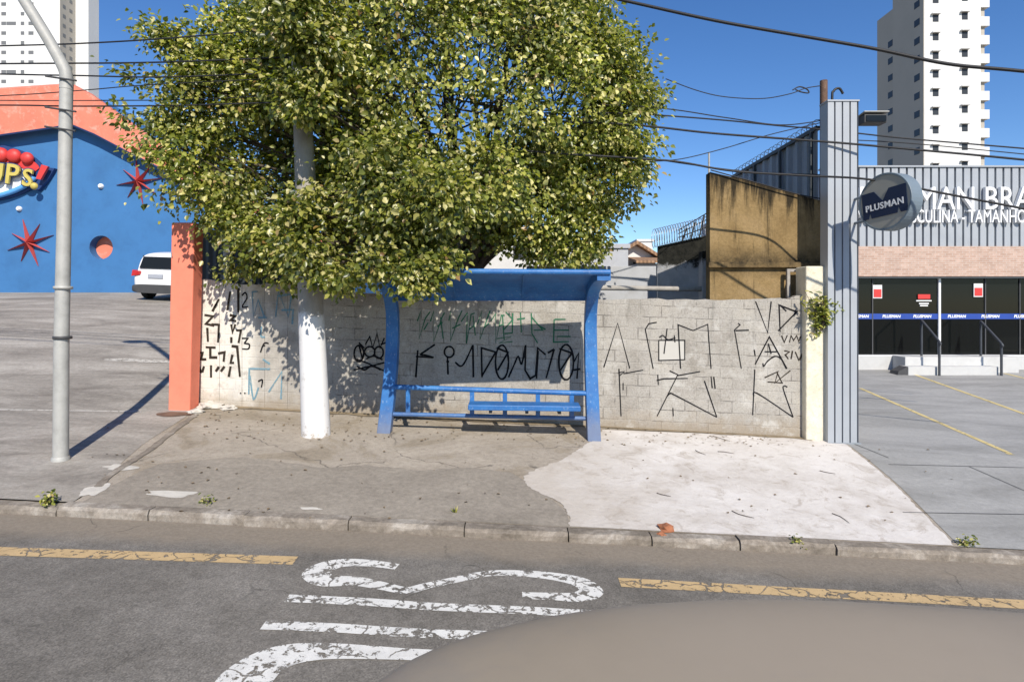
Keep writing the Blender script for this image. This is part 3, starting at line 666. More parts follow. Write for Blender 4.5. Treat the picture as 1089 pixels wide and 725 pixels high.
# ------------------------------------------------------------------ bus shelter
sh = thing('bus_shelter', (-.35, 9.75, hg(-.35, 9.75)), 'blue painted steel bus shelter with curved posts and an open bench', 'bus shelter')
XL, XR = gnd(409.5, 458).x, gnd(632.5, 470).x
prof = [(9.74, 0.), (9.79, .3), (9.84, .62), (9.89, 1.0), (9.92, 1.4), (9.93, 1.72), (9.89, 2.0), (9.77, 2.22), (9.58, 2.38), (9.32, 2.455), (9.0, 2.505), (8.7, 2.525), (8.5, 2.53)]
ZB = .40
def post(x):
    zb = hg(x, 9.75) - .03; P = dense([(0, y, zb + (ZB + z - zb) * 1. if z > .6 else zb + z * ((ZB + .62 - zb) / .62)) for y, z in prof], 4); R = []
    for i, p in enumerate(P):
        t = (P[min(len(P)-1, i+1)] - P[max(0, i-1)]).normalized(); nn = Vector((0, t.z, -t.y))
        s = i / (len(P)-1); hw = .108 - .012*min(1, s*2); hd = .095 - .02*s
        k = (p.z-zb)/2.6; pr = Vector((x + (.10 if x < 0 else -.03)*math.sin(math.pi*min(1, k*.72)) , p.y, p.z))
        R.append([pr + Vector((sx*hw, 0, 0)) + nn*sy*hd for sx, sy in ((-1,-1),(1,-1),(1,1),(-1,1))])
    return MB().rings(R, False)
for x in (XL, XR): obj('post', post(x), M['blue'], sh, bevel=.012)
# roof sheet: thin curved plate over the posts, rolled lip in front
rp = [(9.97, 2.23), (9.86, 2.335), (9.64, 2.43), (9.34, 2.505), (9.0, 2.555), (8.7, 2.575), (8.5, 2.58)]
rp = [(p.y, p.z) for p in dense([(0, a_, b_) for a_, b_ in rp], 5)]
x0, x1 = XL - .06, XR + .05; R = []
zs = lambda x: -.006 * (x + .35)
for i, (y, z) in enumerate(rp):
    t0 = rp[max(0, i-1)]; t1 = rp[min(len(rp)-1, i+1)]; t = Vector((0, t1[0]-t0[0], t1[1]-t0[1])).normalized(); nn = Vector((0, t.z, -t.y))*.014
    if nn.z > 0: nn = -nn
    R.append([Vector((x0, y, ZB+z+zs(x0))), Vector((x1, y, ZB+z+zs(x1))), Vector((x1, y, ZB+z+zs(x1)))+nn, Vector((x0, y, ZB+z+zs(x0)))+nn])
roof = obj('roof', MB().rings(R, False), M['blue'], sh)
fy, fz = rp[-1]
obj('front_lip', MB().tube([(x0-.01, fy, ZB+fz+zs(x0)), (x1+.01, fy, ZB+fz+zs(x1))], .042, 14), M['blue'], roof)
ry, rz = rp[0]
obj('rear_beam', MB().box(x0+.02, x1-.02, ry-.02, ry+.045, ZB+rz-.05, ZB+rz+.012), M['blue'], roof)
for x in (XL + 1.13, XL + 2.24):
    P = [(y, z) for y, z in rp[2:-1]]
    R = [[Vector((x+sx*.012, y, ZB+z+zs(x)-.022+dz)) for sx, dz in ((-1,-.022),(1,-.022),(1,.006),(-1,.006))] for y, z in P]
    obj('rib', MB().rings(R, False), M['blue'], roof)
# bench
YB = 9.80
zU0, zU1, zL0, zL1 = at(0,411,YB).z, at(0,418.5,YB).z, at(0,440,YB).z, at(0,445,YB).z
br = lambda x, a_, b_: a_ + (b_-a_)*(x-XL)/(XR-XL)
obj('back_rail', MB().tube([(XL, YB, zU0), (XR, YB, zU1)], .043, 12), M['blue'], sh)
obj('lower_rail', MB().tube([(XL, YB, zL0), (XR, YB, zL1)], .036, 12), M['blue'], sh)
for px in (434, 502, 537, 572, 608):
    x = (px - CX)/F*YB
    obj('rail_upright', MB().box(x-.036, x+.036, YB-.022, YB+.022, br(x, zL0, zL1), br(x, zU0, zU1)), M['blue'], sh, bevel=.006)
sx0, sx1 = (498-CX)/F*9.5, (617-CX)/F*9.5
seatz = lambda x: at(0, 430.5, 9.42).z - .012*(x - sx0)
def seat_slat(ya, yb, tt=.035):
    return MB().hexa([(sx0,ya,seatz(sx0)-tt),(sx1,ya,seatz(sx1)-tt),(sx1,yb,seatz(sx1)-tt+.012),(sx0,yb,seatz(sx0)-tt+.012)], [(sx0,ya,seatz(sx0)),(sx1,ya,seatz(sx1)),(sx1,yb,seatz(sx1)+.012),(sx0,yb,seatz(sx0)+.012)])
obj('seat', seat_slat(9.42, 9.76, .085), M['blue'], sh, bevel=.012)
for px in (522, 560, 594):
    x = (px-CX)/F*9.7
    mb = MB().box(x-.025, x+.025, 9.5, YB, seatz(x)-.14, seatz(x)-.088)
    obj('seat_bracket', mb, M['plast'], sh)

# ------------------------------------------------------------------ poles
# lamp post on the left pavement
b = gnd(64.5, 489); Yp = b.y
lp = thing('lamp_post', b, 'thin grey steel lamp post with bent arm on the left pavement', 'lamp post')
t = at(70.5, 75, Yp); P = [b - Vector((0,0,.1)), b + Vector((.01,0,1.5)), b + (t-b)*.6, t - Vector((0,0,.25))]
obj('pole', MB().tube(P, [.090, .087, .081, .076], 18), M['galv'], lp)
arm = [t - Vector((0,0,.25)), t - Vector((.0,0,.08)), t + Vector((-.05,-.01,.08)), t + Vector((-.28,-.05,.52)), t + Vector((-.75,-.15,1.35)), t + Vector((-1.25,-.25,2.2))]
ap = dense(arm, 5)
armo = obj('arm', MB().tube(ap, [.08 - .02*i/len(ap) for i in range(len(ap))], 16), M['galv'], lp)
lh = ap[-1]; mb = MB(); R = []
for i in range(9):
    s = i/8; c_ = lh + Vector((-.62*s, -.12*s, .05 + .06*s)); rr = .05 + .11*math.sin(math.pi*min(1, s*1.02+.02))**.6
    R.append([c_ + Vector((0, rr*math.cos(2*math.pi*k/14), .6*rr*math.sin(2*math.pi*k/14))) for k in range(14)])
obj('lamp_head', mb.rings(R), M['galv'], lp)
obj('foot_collar', MB().lathe([(.105, -.03), (.105, .03), (.095, .05)], b + Vector((0,0,0)), 18), M['galv'], lp)
for zz in (1.6, 2.25):
    c_ = b + (t-b)*(zz/(t.z-b.z)); obj('clamp', MB().lathe([(.098, -.02), (.108, -.016), (.108, .016), (.098, .02)], c_, 18), M['plast' if zz < 2 else 'galv'], lp)
for zz in (4.3, 4.55, 4.95):
    c_ = b + (t-b)*(zz/(t.z-b.z)); mb = MB()
    mb.tube([c_ + Vector((-.2,-.09,.03)), c_ + Vector((.2,-.09,-.03))], .013, 6); obj('cable_hook', mb, M['plast'], lp)
# utility pole with whitewashed foot
ub = gnd(336.5, 462)
up = thing('utility_pole', ub, 'concrete utility pole with whitewashed foot standing on the pavement under the tree', 'utility pole')
ut = at(322.5, 140, ub.y)
dirv = (ut - ub)
P = [ub - Vector((0,0,.15)), ub + dirv*.25, ub + dirv*.5, ub + dirv, ub + dirv*1.55]
obj('shaft', MB().tube(P, [.222, .205, .185, .145, .115], 24), M['pole'], up)
mb = MB(); c_ = ub + dirv*1.2
mb.tube([c_ + Vector((-.18,-.05,0)), c_ + Vector((.18,-.05,0))], .05, 10); obj('insulator', mb, M['plast'], up)
# rusty service pole behind the pylon
sp = at(876, 86, 11.0)
spo = thing('service_pole', (sp.x, 11.0, hg(sp.x, 11)), 'rusty service pole with curved conduit behind the corrugated pylon', 'pole')
obj('shaft', MB().tube([(sp.x-.02, 11, hg(sp.x, 11)-.1), (sp.x, 11, sp.z-1.4), (sp.x, 11, sp.z)], .065, 12), M['rust'], spo)
obj('conduit', MB().tube(dense([(sp.x+.11, 10.92, sp.z-2.2), (sp.x+.11, 10.92, sp.z-.45), (sp.x+.14, 10.92, sp.z-.22), (sp.x+.24, 10.92, sp.z-.17), (sp.x+.31, 10.92, sp.z-.27)], 5), .022, 8), M['black'], spo)
for dz in (-.7, -1.0, -1.3): obj('insulator', MB().tube([(sp.x-.1, 10.91, sp.z+dz), (sp.x+.02, 10.91, sp.z+dz)], .035, 8), M['plast'], spo)

# ------------------------------------------------------------------ tree
tr = thing('tree', (-.9, 11.75, hg(-.9, 11.75)), 'large leafy tree with yellowish green crown growing behind the wall and over the shelter', 'tree')
blobs = [  # px, py, Y, radius in px, squash of depth
    (505,110,11.2,165),(590,120,11.2,105),(620,78,11.2,64),(430,40,11.0,140),(545,15,11.4,105),(330,20,10.8,92),(470,-40,11.3,120),(585,-5,11.6,62),(380,-30,11.2,100),
    (255,82,10.4,56),(218,108,10.1,50),(192,82,10.0,30),(185,160,9.9,42),(225,195,10.0,52),(165,120,9.9,28),(290,85,10.3,58),(165,36,10.1,11),(180,52,10.1,16),(215,56,10.1,22),(222,28,10.2,9),
    (275,250,9.9,44),(330,250,9.7,46),(360,285,9.6,28),(405,210,10.4,76),(365,190,10.2,55),(322,262,8.75,26),(338,286,8.8,22),(318,228,8.8,26),(332,205,8.9,20),(318,100,8.8,34),(340,60,8.8,42),(318,30,8.7,46),(315,-10,8.8,50),(315,290,9.9,22),(265,283,10.1,20),(235,235,10.0,34),
    (425,240,8.7,46),(430,265,9.3,40),(465,278,8.8,22),(470,212,8.2,44),(415,190,8.7,60),(520,190,8.8,50),(398,280,8.3,24),(442,288,8.2,18),(470,280,8.2,15),(440,300,8.2,9),(370,300,8.6,14),(330,108,8.7,26),(495,222,10.9,40),(570,215,11.0,62),(630,190,11.1,58),(648,140,11.2,42),(660,100,11.2,32),(615,248,11.0,40),(630,258,10.8,17),(585,262,10.9,26),(645,205,11.0,28),
    (270,130,11.7,62),(228,185,11.5,44),(300,225,11.5,52),(295,60,11.9,66),(480,90,12.5,150),(590,120,12.5,85),(420,200,12.2,80),(345,150,12.0,60),
    (676,175,11.2,20),(690,108,11.3,16),(240,295,10.35,12)]
BL = [(at(px + (11 if px < 280 else 0), py, Y), max(.10, r/F*Y - (.13 if px > 280 else .20))) for px, py, Y, r in blobs]
trunk_top = Vector((-.75, 11.6, 3.3))
mb = MB(); tb = Vector((-.95, 11.75, hg(-.95, 11.75)-.1))
mb.tube(dense([tb, tb + Vector((-.03,0,.9)), trunk_top - Vector((.05,0,.7)), trunk_top], 4), [.24 - .05*i/12 for i in range(13)], 14)
limbs = []
for c_, r in BL:
    if r < .45 and random.random() < .4: continue
    p1 = trunk_top.lerp(c_, .4) + Vector((random.uniform(-.3,.3), random.uniform(-.2,.4), random.uniform(.1,.5)))
    r0 = .035 + .045*min(1.5, r)
    pts = dense([trunk_top - Vector((0,0,random.uniform(0,.3))), p1, c_], 5)
    mb.tube(pts, [r0*(1 - .75*i/len(pts)) for i in range(len(pts))], 7); limbs.append((pts, r0))
    for _ in range(int(4 + r*4)):
        d = Vector((random.gauss(0,1), random.gauss(0,1), random.gauss(0,1))).normalized()
        s0 = pts[random.randint(len(pts)//2, len(pts)-1)]; e = c_ + d*r*.95
        m_ = s0.lerp(e, .5) + Vector((random.uniform(-.15,.15), random.uniform(-.15,.15), random.uniform(-.05,.25)))*r
        mb.tube([s0, m_, e], [.022, .013, .005], 5, False)
# leaning dark stem seen over the shelter roof
mb.tube(dense([trunk_top - Vector((0,0,.6)), at(492, 287, 11.3), at(512, 258, 11.2), at(540, 215, 11.1)], 4), .075, 9)
obj('trunk', mb, M['bark'], tr)
CL = []
for px_, py_, dx_, dy_, n_ in [(185,60,-32,-28,5),(205,50,14,-30,5),(170,95,-24,-14,4),(150,128,-20,-4,4),(165,150,-18,10,4),(650,40,14,-14,4),(668,60,18,-8,4),(676,100,22,0,5),(676,150,18,4,4),(668,185,16,4,4),(245,30,12,-14,4),(640,10,6,-16,4),(190,200,-14,14,4),(255,270,-14,18,4),(452,285,10,12,3)]:
    for k_ in range(n_):
        s_k = k_/(n_-1)
        for _ in range(2): CL.append((at(px_+dx_*s_k, py_+dy_*s_k, 10.1) + Vector((random.gauss(0,.05), random.gauss(0,.15), random.gauss(0,.05))), Vector((dx_, 0, -dy_)).normalized()))
for bi, (c_, r) in enumerate(BL):
    n = int(165 * r * r + 95 * r + 6)
    for _ in range(n):
        d = Vector((random.gauss(0,1), random.gauss(0,1), random.gauss(0,1))).normalized()
        lump = 1 + .22 * mnoise.noise(d*2.1 + Vector((bi*3.7, 0, 0))) + .10*mnoise.noise(d*5 + Vector((0, bi*2.1, 0)))
        p = c_ + d * r * lump * (1 - .5*random.random()**2.2)
        if any((p - c2_).length < .50*r2 for c2_, r2 in BL): continue
        if p.y > 13.2: continue
        hole = mnoise.noise(p*1.15 + Vector((11, 3, 5)))
        if hole > .36 and p.y > 9.2: continue
        if mnoise.noise(p*2.3 + Vector((3, 7, 1))) > .16 + .3*random.random(): continue
        CL.append((p, d))
V = []; LD = []
def frames(n):
    a = rng.normal(size=(n,3)); return a/np.linalg.norm(a, axis=1, keepdims=True)
P_all, A_all, N_all, L_all = [], [], [], []
for p, d in CL:
    n = rng.integers(16, 26)
    out = np.array(d)*.42 + np.array([.06,-.45,.55]); out /= np.linalg.norm(out)
    k = rng.normal(size=(n,3))*np.array([.15,.15,.09])
    pp = np.array(p) + k
    ax = k*2.2 + np.array(d)*.35 + np.array([0,0,-.38]) + rng.normal(size=(n,3))*.42
    nn = out + rng.normal(size=(n,3))*.42
    P_all.append(pp); A_all.append(ax); N_all.append(nn); L_all.append(rng.uniform(.052,.112,size=n)*(1.12 if rng.random() < .3 else .95))
# loose sprigs that break the outline
P_, Ax, Nn, Ln = (np.concatenate(q) for q in (P_all, A_all, N_all, L_all))
keep = ~((P_[:,2] < ZB+2.75) & (P_[:,1] > 8.75) & (P_[:,0] > XL-.1) & (P_[:,0] < XR+.2) & (P_[:,1] < 10.45))
keep &= ~((P_[:,2] < 2.58 + .0*P_[:,0]) & (P_[:,1] > 10.4) )
keep &= ~((np.abs(P_[:,0]-ub.x) < .24) & (np.abs(P_[:,1]-ub.y) < .25))
P_, Ax, Nn, Ln = P_[keep], Ax[keep], Nn[keep], Ln[keep]
def leaf_mesh(name, P_, Ax, Nn, Ln, mat, parent, ratio=.74, fold=.16):
    Ax = Ax/np.linalg.norm(Ax, axis=1, keepdims=True); Nn = Nn - Ax*np.sum(Nn*Ax, axis=1, keepdims=True); Nn /= np.linalg.norm(Nn, axis=1, keepdims=True)
    Bx = np.cross(Nn, Ax); n = len(P_); L = Ln[:,None]
    tpl = [(0,0,0),(.34,.18,1),(.5,.52,1),(0,1,0),(-.5,.52,1),(-.34,.18,1)]
    vs_ = np.stack([P_ + Bx*L*ratio*x + Ax*L*y + Nn*L*fold*z + (Nn*L*(-.12*y*y)) for x, y, z in tpl], axis=1).reshape(-1,3)
    vs_ -= np.array(ORG[parent.name]) if parent is not None else 0
    base = np.arange(n)[:,None]*6
    loops = np.concatenate([base + np.array([[0,1,2,3]]), base + np.array([[0,3,4,5]])], axis=1).reshape(-1)
    me = bpy.data.meshes.new(name); me.vertices.add(len(vs_)); me.vertices.foreach_set('co', vs_.astype(np.float32).ravel())
    me.loops.add(len(loops)); me.loops.foreach_set('vertex_index', loops.astype(np.int32))
    me.polygons.add(2*n); me.polygons.foreach_set('loop_start', np.arange(0, 8*n, 4).astype(np.int32))
    me.update(calc_edges=True); me.validate(); me.materials.append(mat)
    o = bpy.data.objects.new(name, me); COL.objects.link(o)
    if parent is not None: o.parent = parent
    return o
leaf_mesh('crown', P_, Ax, Nn, Ln, M['leaf'], tr)
print('leaves', len(P_))

# ------------------------------------------------------------------ small plants
def tuft(name, c, n, h, spread, label, cat, ln=(.05,.1), ratio=.5, stems=True, blade=False):
    r_ = thing(name, c, label, cat)
    pp, aa, nn, ll = [], [], [], []; mb = MB()
    for s in range(n):
        q = random.uniform(0, 2*math.pi); e = c + Vector((math.cos(q)*spread*random.random(), math.sin(q)*spread*random.random()*.6, h*random.uniform(.5,1)))
        if blade:
            pp.append(c + Vector((random.uniform(-.3,.3)*spread, random.uniform(-.2,.2)*spread, 0))); aa.append(e-c); nn.append((random.gauss(0,1), -1, .3)); ll.append((e-c).length)
            continue
        mb.tube([c, c.lerp(e, .5) + Vector((0,0,.1*h)), e], [.006,.005,.003], 4, False)
        for _ in range(7):
            t_ = random.uniform(.35, 1.05); p = c.lerp(e, t_) + Vector((random.gauss(0,.03), random.gauss(0,.03), random.gauss(0,.03)))
            pp.append(p); aa.append((random.gauss(0,1), random.gauss(0,1)-.4, random.gauss(0,.6))); nn.append((random.gauss(0,.5), -.5+random.gauss(0,.4), .8)); ll.append(random.uniform(*ln))
    if mb.v: obj('stem', mb, M['bark'], r_)
    leaf_mesh('foliage', np.array([tuple(p) for p in pp]), np.array([tuple(p) for p in aa]), np.array([tuple(p) for p in nn]), np.array(ll), M['plantg'], r_, ratio=ratio if not blade else .12)
    return r_
tuft('wall_plant', at(874, 352, 10.12), 52, .66, .36, 'bushy fern growing out of the cream gate post', 'plant', (.06,.13), .35)
tuft('wall_plant', at(868, 338, 10.12) , 8, -.35, .2, 'small hanging plant below the fern on the cream gate post', 'plant', (.05,.1), .4)
tuft('weed', gnd(867, 464), 22, .24, .20, 'weed clump at the foot of the cream gate post', 'weed', (.05,.1), .4)
tuft('weed', gnd(52, 536), 7, .13, .08, 'green weed growing in the kerb joint near the lamp post', 'weed', (.04,.07))
tuft('weed', gnd(1028, 579), 8, .05, .11, 'low yellowish weed at the corner of the white painted pavement', 'weed', (.03,.06))
tuft('weed', gnd(221, 535), 7, .05, .10, 'tiny green weed on the kerb left of the shelter', 'weed', (.02,.05))
tuft('weed', gnd(849, 577), 6, .05, .08, 'dry weed in the kerb in front of the white painted pavement', 'weed', (.02,.05))
tuft('grass_tuft', gnd(484, 545), 12, .08, .06, 'short dry grass tuft on the kerb in front of the shelter', 'grass', blade=True)
# litter
def twig(px, py, L, ang):
    c = gnd(px, py) + Vector((0,0,.016)); d = Vector((math.cos(ang), math.sin(ang), 0))*L/2; k = Vector((-d.y, d.x, 0))*random.uniform(-.25,.25)
    q = [c-d, c-d*.3+k, c+d*.4+k*.6, c+d]; q = [Vector((p.x, p.y, hg(p.x, p.y)+.016)) for p in q]
    return MB().tube(q, [.005,.0045,.004,.0025], 5)
spots = [(767,467,.32,-.9,'dark twig lying by the wall foot on the white pavement'),(745,482,.22,-1.1,'short twig on the white pavement behind the shelter post'),(790,548,.26,-.7,'curved dry twig in the middle of the white pavement'),
         (894,552,.26,-1.3,'upright looking twig near the right end of the white pavement'),(880,503,.2,-.5,'small twig on the white pavement below the cream post'),(772,482,.24,-.3,'pale curved twig on the white pavement below the square graffiti'),(706,527,.18,-.5,'thin twig on the white pavement nearest the shelter')]
for px, py, L, an, lb in spots: tag(obj('twig', twig(px, py, L, an), M['twig']), lb, 'twig', 'twigs on the white pavement')
mb = MB()
pp, aa, nn, ll = [], [], [], []
for _ in range(420):
    u = random.random()
    if u < .55: px, py = random.uniform(215, 640), random.uniform(436, 470)
    elif u < .8: px, py = random.uniform(60, 1020), random.uniform(455, 555)
    else: px, py = random.uniform(640, 880), random.uniform(455, 475)
    p = gnd(px, py)
    if p.y > 10.3 + .0579*(5.08-p.x) - .03: continue
    pp.append(tuple(p + Vector((0,0,.014)))); aa.append((random.gauss(0,1), random.gauss(0,1), .05)); nn.append((random.gauss(0,.2), random.gauss(0,.2), 1)); ll.append(random.uniform(.02,.055))
tag(leaf_mesh('leaf_litter', np.array(pp), np.array(aa), np.array(nn), np.array(ll), M['litter'], None), kind='stuff')
def lump(c, r, seed, sq=.6, n=2):
    bm = bmesh.new(); bmesh.ops.create_icosphere(bm, subdivisions=n, radius=1); mb = MB()
    vs_ = []
    for v in bm.verts:
        d = v.co.normalized(); k = r*(1 + .5*mnoise.noise(d*1.6 + Vector((seed, 0, 0))) + .2*mnoise.noise(d*4 + Vector((0, seed, 0))))
        vs_.append(c + Vector((d.x*k*1.3, d.y*k, d.z*k*sq)))
    mb.add(vs_, [tuple(v.index for v in f.verts) for f in bm.faces]); bm.free(); return mb
tag(obj('brick_fragment', lump(gnd(708, 563) + Vector((0,.0,.02)), .075, 3), M['clay']), 'broken orange brick fragment on the kerb edge', 'brick fragment')
tag(obj('brick_fragment', lump(gnd(702, 566) + Vector((0,-.03,-.01)), .04, 8), M['clay']), 'smaller crumb of orange brick beside the broken brick', 'brick fragment')
for i, (px, py, r, lb) in enumerate([(226,431,.17,'large lump of pale cement rubble at the foot of the orange pillar'),(246,433,.11,'small lump of pale cement rubble against the graffiti wall'),(212,437,.10,'low lump of pale cement rubble touching the orange pillar')]):
    p = gnd(px, py); tag(obj('cement_rubble', lump(Vector((p.x, p.y-.1, p.z+.01)), r, i*5+1, .45, 3), M['rubble']), lb, 'rubble')

# ------------------------------------------------------------------ things behind the wall
# dark fence sheets and steel post on the left
f0, f1 = at(214, 250, 11.9), at(330, 250, 11.9); n = 30; R = []
for i in range(n+1):
    X = f0.x + (f1.x-f0.x)*i/n; y = 11.9 + (.03 if i % 2 else 0); zt = at(0, 246 - 0*i, 11.9).z
    R.append([(X, y, hg(X, y)-.1), (X, y, zt), (X, y+.012, zt), (X, y+.012, hg(X, y)-.1)])
tag(obj('sheet_fence', MB().rings([[Vector(p) for p in r] for r in R], False), M['fence']), 'dark corrugated sheet fence behind the left end of the graffiti wall', 'fence')
q = at(242, 212, 11.6)
tag(obj('fence_post', MB().tube([(q.x, 11.6, hg(q.x, 11.6)-.1), (q.x, 11.6, q.z)], .075, 12), M['galv']), 'grey steel post behind the left end of the graffiti wall', 'post')
# ochre wall of the neighbour
Ym = 10.74
mw = thing('ochre_wall', (4.9, Ym, hg(4.9, Ym)), 'tall stained ochre rendered wall rising behind the right end of the graffiti wall', 'wall')
o = lambda px, py: at(px, py, Ym)
zb = 0.
outl = [o(755,183), o(800,193), o(840,205), o(884,216)]
poly = [Vector((outl[0].x, Ym, zb))] + outl + [Vector((outl[-1].x, Ym, zb))]
obj('wall', MB().prism(poly, (0, .22, 0)), M['mustard'], mw)
l0, l1 = o(752, 279), o(862, 281)
obj('ledge', MB().box(l0.x, l1.x, Ym-.09, Ym-.002, l0.z-.10, l0.z), M['mustard'], mw, bevel=.015)
# moss black side wall running back
n0, n1 = at(753, 250, 12.3), at(699, 262, 12.95)
dw = Vector((n1.x-n0.x, n1.y-n0.y, 0)); dn = Vector((-dw.y, dw.x, 0)).normalized()*-.14
if dn.y < 0: dn = -dn
sidew = thing('side_wall', (n0.x, n0.y, 0), 'mould black masonry wall topped with razor wire beside the ochre wall', 'wall')
fl0, fl1 = Vector((n0.x, n0.y, .3)), Vector((n1.x, n1.y, .3))
obj('wall', MB().hexa([fl1, fl0, fl0+dn, fl1+dn], [n1, n0, n0+dn, n1+dn]), M['mould'], sidew)
pz = at(0, 268, 11.9).z; px_ = at(749, 0, 11.9).x
obj('end_pier', MB().box(px_-.10, px_+.12, 11.7, 11.95, .3, pz), M['mould'], sidew, bevel=.01)
mb = MB(); pts = []; nt = 22
for i in range(nt*12+1):
    s0 = i/(nt*12); q = 2*math.pi*i/12; p = n0.lerp(n1, s0*1.12) + dn*.5
    pts.append(p + Vector((.10*math.cos(q), .22*math.cos(q), .20 + .2*math.sin(q))))
tag(obj('razor_wire', mb.tube(pts, .007, 4), M['wirem']), 'coil of pale razor wire along the top of the mould black wall', 'razor wire')
mb = MB()
for i in range(4):
    p = n0.lerp(n1, .03 + i*.17) + dn*.5; mb.tube([p - Vector((0,0,.05)), p + Vector((.10,-.05,.55-.09*i))], .018, 6)
for dz in (.2, .36, .5): mb.tube([n0 + dn*.5 + Vector((.02,0,dz)), n0.lerp(n1, .6) + dn*.5 + Vector((0,0,dz*.5))], .012, 5)
tag(obj('wire_rack', mb, M['fence']), 'dark steel rack with wires on top of the mould black wall', 'wire rack')
wy = 13.0; wa, wb = at(560, 283, wy), at(699, 283, wy)
tag(obj('rear_wall', MB().box(wa.x, wb.x, wy, wy+.2, .3, wa.z), M['greywall'], bevel=.01), 'pale grey rendered wall between the tree and the mould black wall', 'wall')
pa, pb = at(560, 305, wy-1.2), at(746, 307.5, wy-1.2)
tag(obj('pipe', MB().tube([pa, pb], .05, 10), M['pipe']), 'old grey pipe running level in front of the pale rear wall', 'pipe')
# houses beyond
def house(name, cpx, Y, w2, eave, apex, d, label, wallm='white', roofm='tiles'):
    a_ = at(cpx, eave, Y); ap = at(cpx, apex, Y); r_ = thing(name, (a_.x, Y, 1.5), label, 'house')
    ww = w2/F*Y
    obj('wall', MB().prism([(a_.x-ww, Y, .5), (a_.x-ww, Y, a_.z), (a_.x, Y, ap.z), (a_.x+ww, Y, a_.z), (a_.x+ww, Y, .5)], (0, d, 0)), M[wallm], r_)
    k = 1.25; ez = a_.z - (ap.z-a_.z)*(k-1)
    mb = MB()
    for s in (-1, 1):
        mb.hexa([(a_.x+s*ww*k, Y-.35, ez+.02), (a_.x, Y-.35, ap.z+.02), (a_.x, Y+d, ap.z+.02), (a_.x+s*ww*k, Y+d, ez+.02)], [(a_.x+s*ww*k, Y-.35, ez+.16), (a_.x, Y-.35, ap.z+.16), (a_.x, Y+d, ap.z+.16), (a_.x+s*ww*k, Y+d, ez+.16)])
    obj('roof', mb, M[roofm], r_)
    wz = (a_.z + ap.z)/2 - .4
    obj('window', MB().box(a_.x-.1, a_.x+.12, Y-.02, Y+.05, wz-.1, wz+.15), M['towerwin'], r_)
    return r_
house('gable_house', 676, 24, 21, 274, 261, 8, 'small white gabled house with clay tile roof beyond the rear wall')
h2 = at(698, 270, 22.5)
r_ = thing('tile_roof_shed', (h2.x, 22.5, 1.5), 'low shed with sloping clay tile roof beside the white gabled house', 'shed')
obj('wall', MB().box(h2.x-.7, h2.x+.7, 22.6, 25, .5, h2.z-.35), M['greywall'], r_)
obj('roof', MB().hexa([(h2.x-.8,22.3,h2.z-.35),(h2.x+.8,22.3,h2.z-.35),(h2.x+.8,25,h2.z+.05),(h2.x-.8,25,h2.z+.05)], [(h2.x-.8,22.3,h2.z-.25),(h2.x+.8,22.3,h2.z-.25),(h2.x+.8,25,h2.z+.15),(h2.x-.8,25,h2.z+.15)]), M['tiles'], r_)
def block(name, px0, px1, py, Y, d, mat, label, wins=(), cap=True):
    a_, b_ = at(px0, py, Y), at(px1, py, Y); r_ = thing(name, ((a_.x+b_.x)/2, Y, 2), label, 'building')
    obj('wall', MB().box(a_.x, b_.x, Y, Y+d, 0, a_.z), M[mat], r_)
    if cap: obj('parapet', MB().box(a_.x-.06, b_.x+.06, Y-.06, Y+d+.06, a_.z, a_.z+.14), M[mat], r_)
    for wx, wy_, ww, wh in wins:
        c_ = at(wx, wy_, Y); obj('window', MB().box(c_.x-ww/2, c_.x+ww/2, Y-.03, Y+.02, c_.z-wh/2, c_.z+wh/2), M['towerwin'], r_)
    return r_
block('white_house', 678, 694, 257, 34, 6, 'white', 'white flat roofed block rising behind the gabled house', [(687, 272, .5, .6)])
block('white_house', 470, 606, 258, 20.5, 6, 'white', 'wide white house glimpsed under the tree above the shelter roof', [(505, 268, .9, .5), (560, 268, .9, .5)])
block('grey_house', 600, 668, 264, 19.5, 5, 'greywall', 'grey house half hidden under the right side of the tree crown')
# aerial
q = at(754, 163, 13.5)
tag(obj('aerial_mast', MB().tube([(q.x, 13.5, 2), (q.x, 13.5, q.z)], .022, 6), M['galv']), 'thin pale mast standing behind the ochre wall', 'mast')
# corrugated screen on the ochre wall, running back along the store side
xs = 5.62; y0, y1 = xs/((869-CX)/F), xs/((779-CX)/F); ztop = at(0, 138, y0).z; n = 44; R = []
for i in range(n+1):
    Y = y0 + (y1-y0)*i/n; x = xs + (.045 if (i//2) % 2 else 0)
    R.append([Vector((x, Y, 2.2)), Vector((x, Y, ztop)), Vector((x+.012, Y, ztop)), Vector((x+.012, Y, 2.2))])
scn = thing('sheet_screen', (xs, 13, 2.2), 'grey corrugated sheet screen running back above the ochre wall', 'screen')
obj('sheeting', MB().rings(R, False), M['corrg'], scn)
obj('top_rail', MB().box(xs-.03, xs+.06, y0, y1, ztop, ztop+.07), M['fence'], scn)
for i in range(4):
    Y = y0 + .15 + (y1-y0-.3)*i/3; obj('frame_post', MB().box(xs-.06, xs-.012, Y-.03, Y+.03, 2.2, ztop), M['fence'], scn)
mb = MB(); pts = []
for i in range(20*10+1):
    s = i/200; q = 2*math.pi*i/10; pts.append((xs+.03+.07*math.cos(q), y0 + (y1-y0)*s, ztop+.13+.07*math.sin(q)))
tag(obj('razor_wire', mb.tube(pts, .007, 4), M['fence']), 'thin barbed coil on the top rail of the corrugated screen', 'razor wire')
# small pale frame standing on the wall end
fa = at(838, 286, 10.6); fb = at(852, 286, 10.6)
fr = thing('metal_frame', (fa.x, 10.6, 2), 'small pale rusty metal frame behind the wall beside the cream post', 'frame')
for x in (fa.x, fb.x): obj('upright', MB().box(x-.025, x+.025, 10.57, 10.63, hg(x, 10.6), fa.z), M['pipe'], fr)
obj('top_bar', MB().box(fa.x+.025, fb.x-.025, 10.575, 10.625, fa.z-.05, fa.z), M['pipe'], fr)

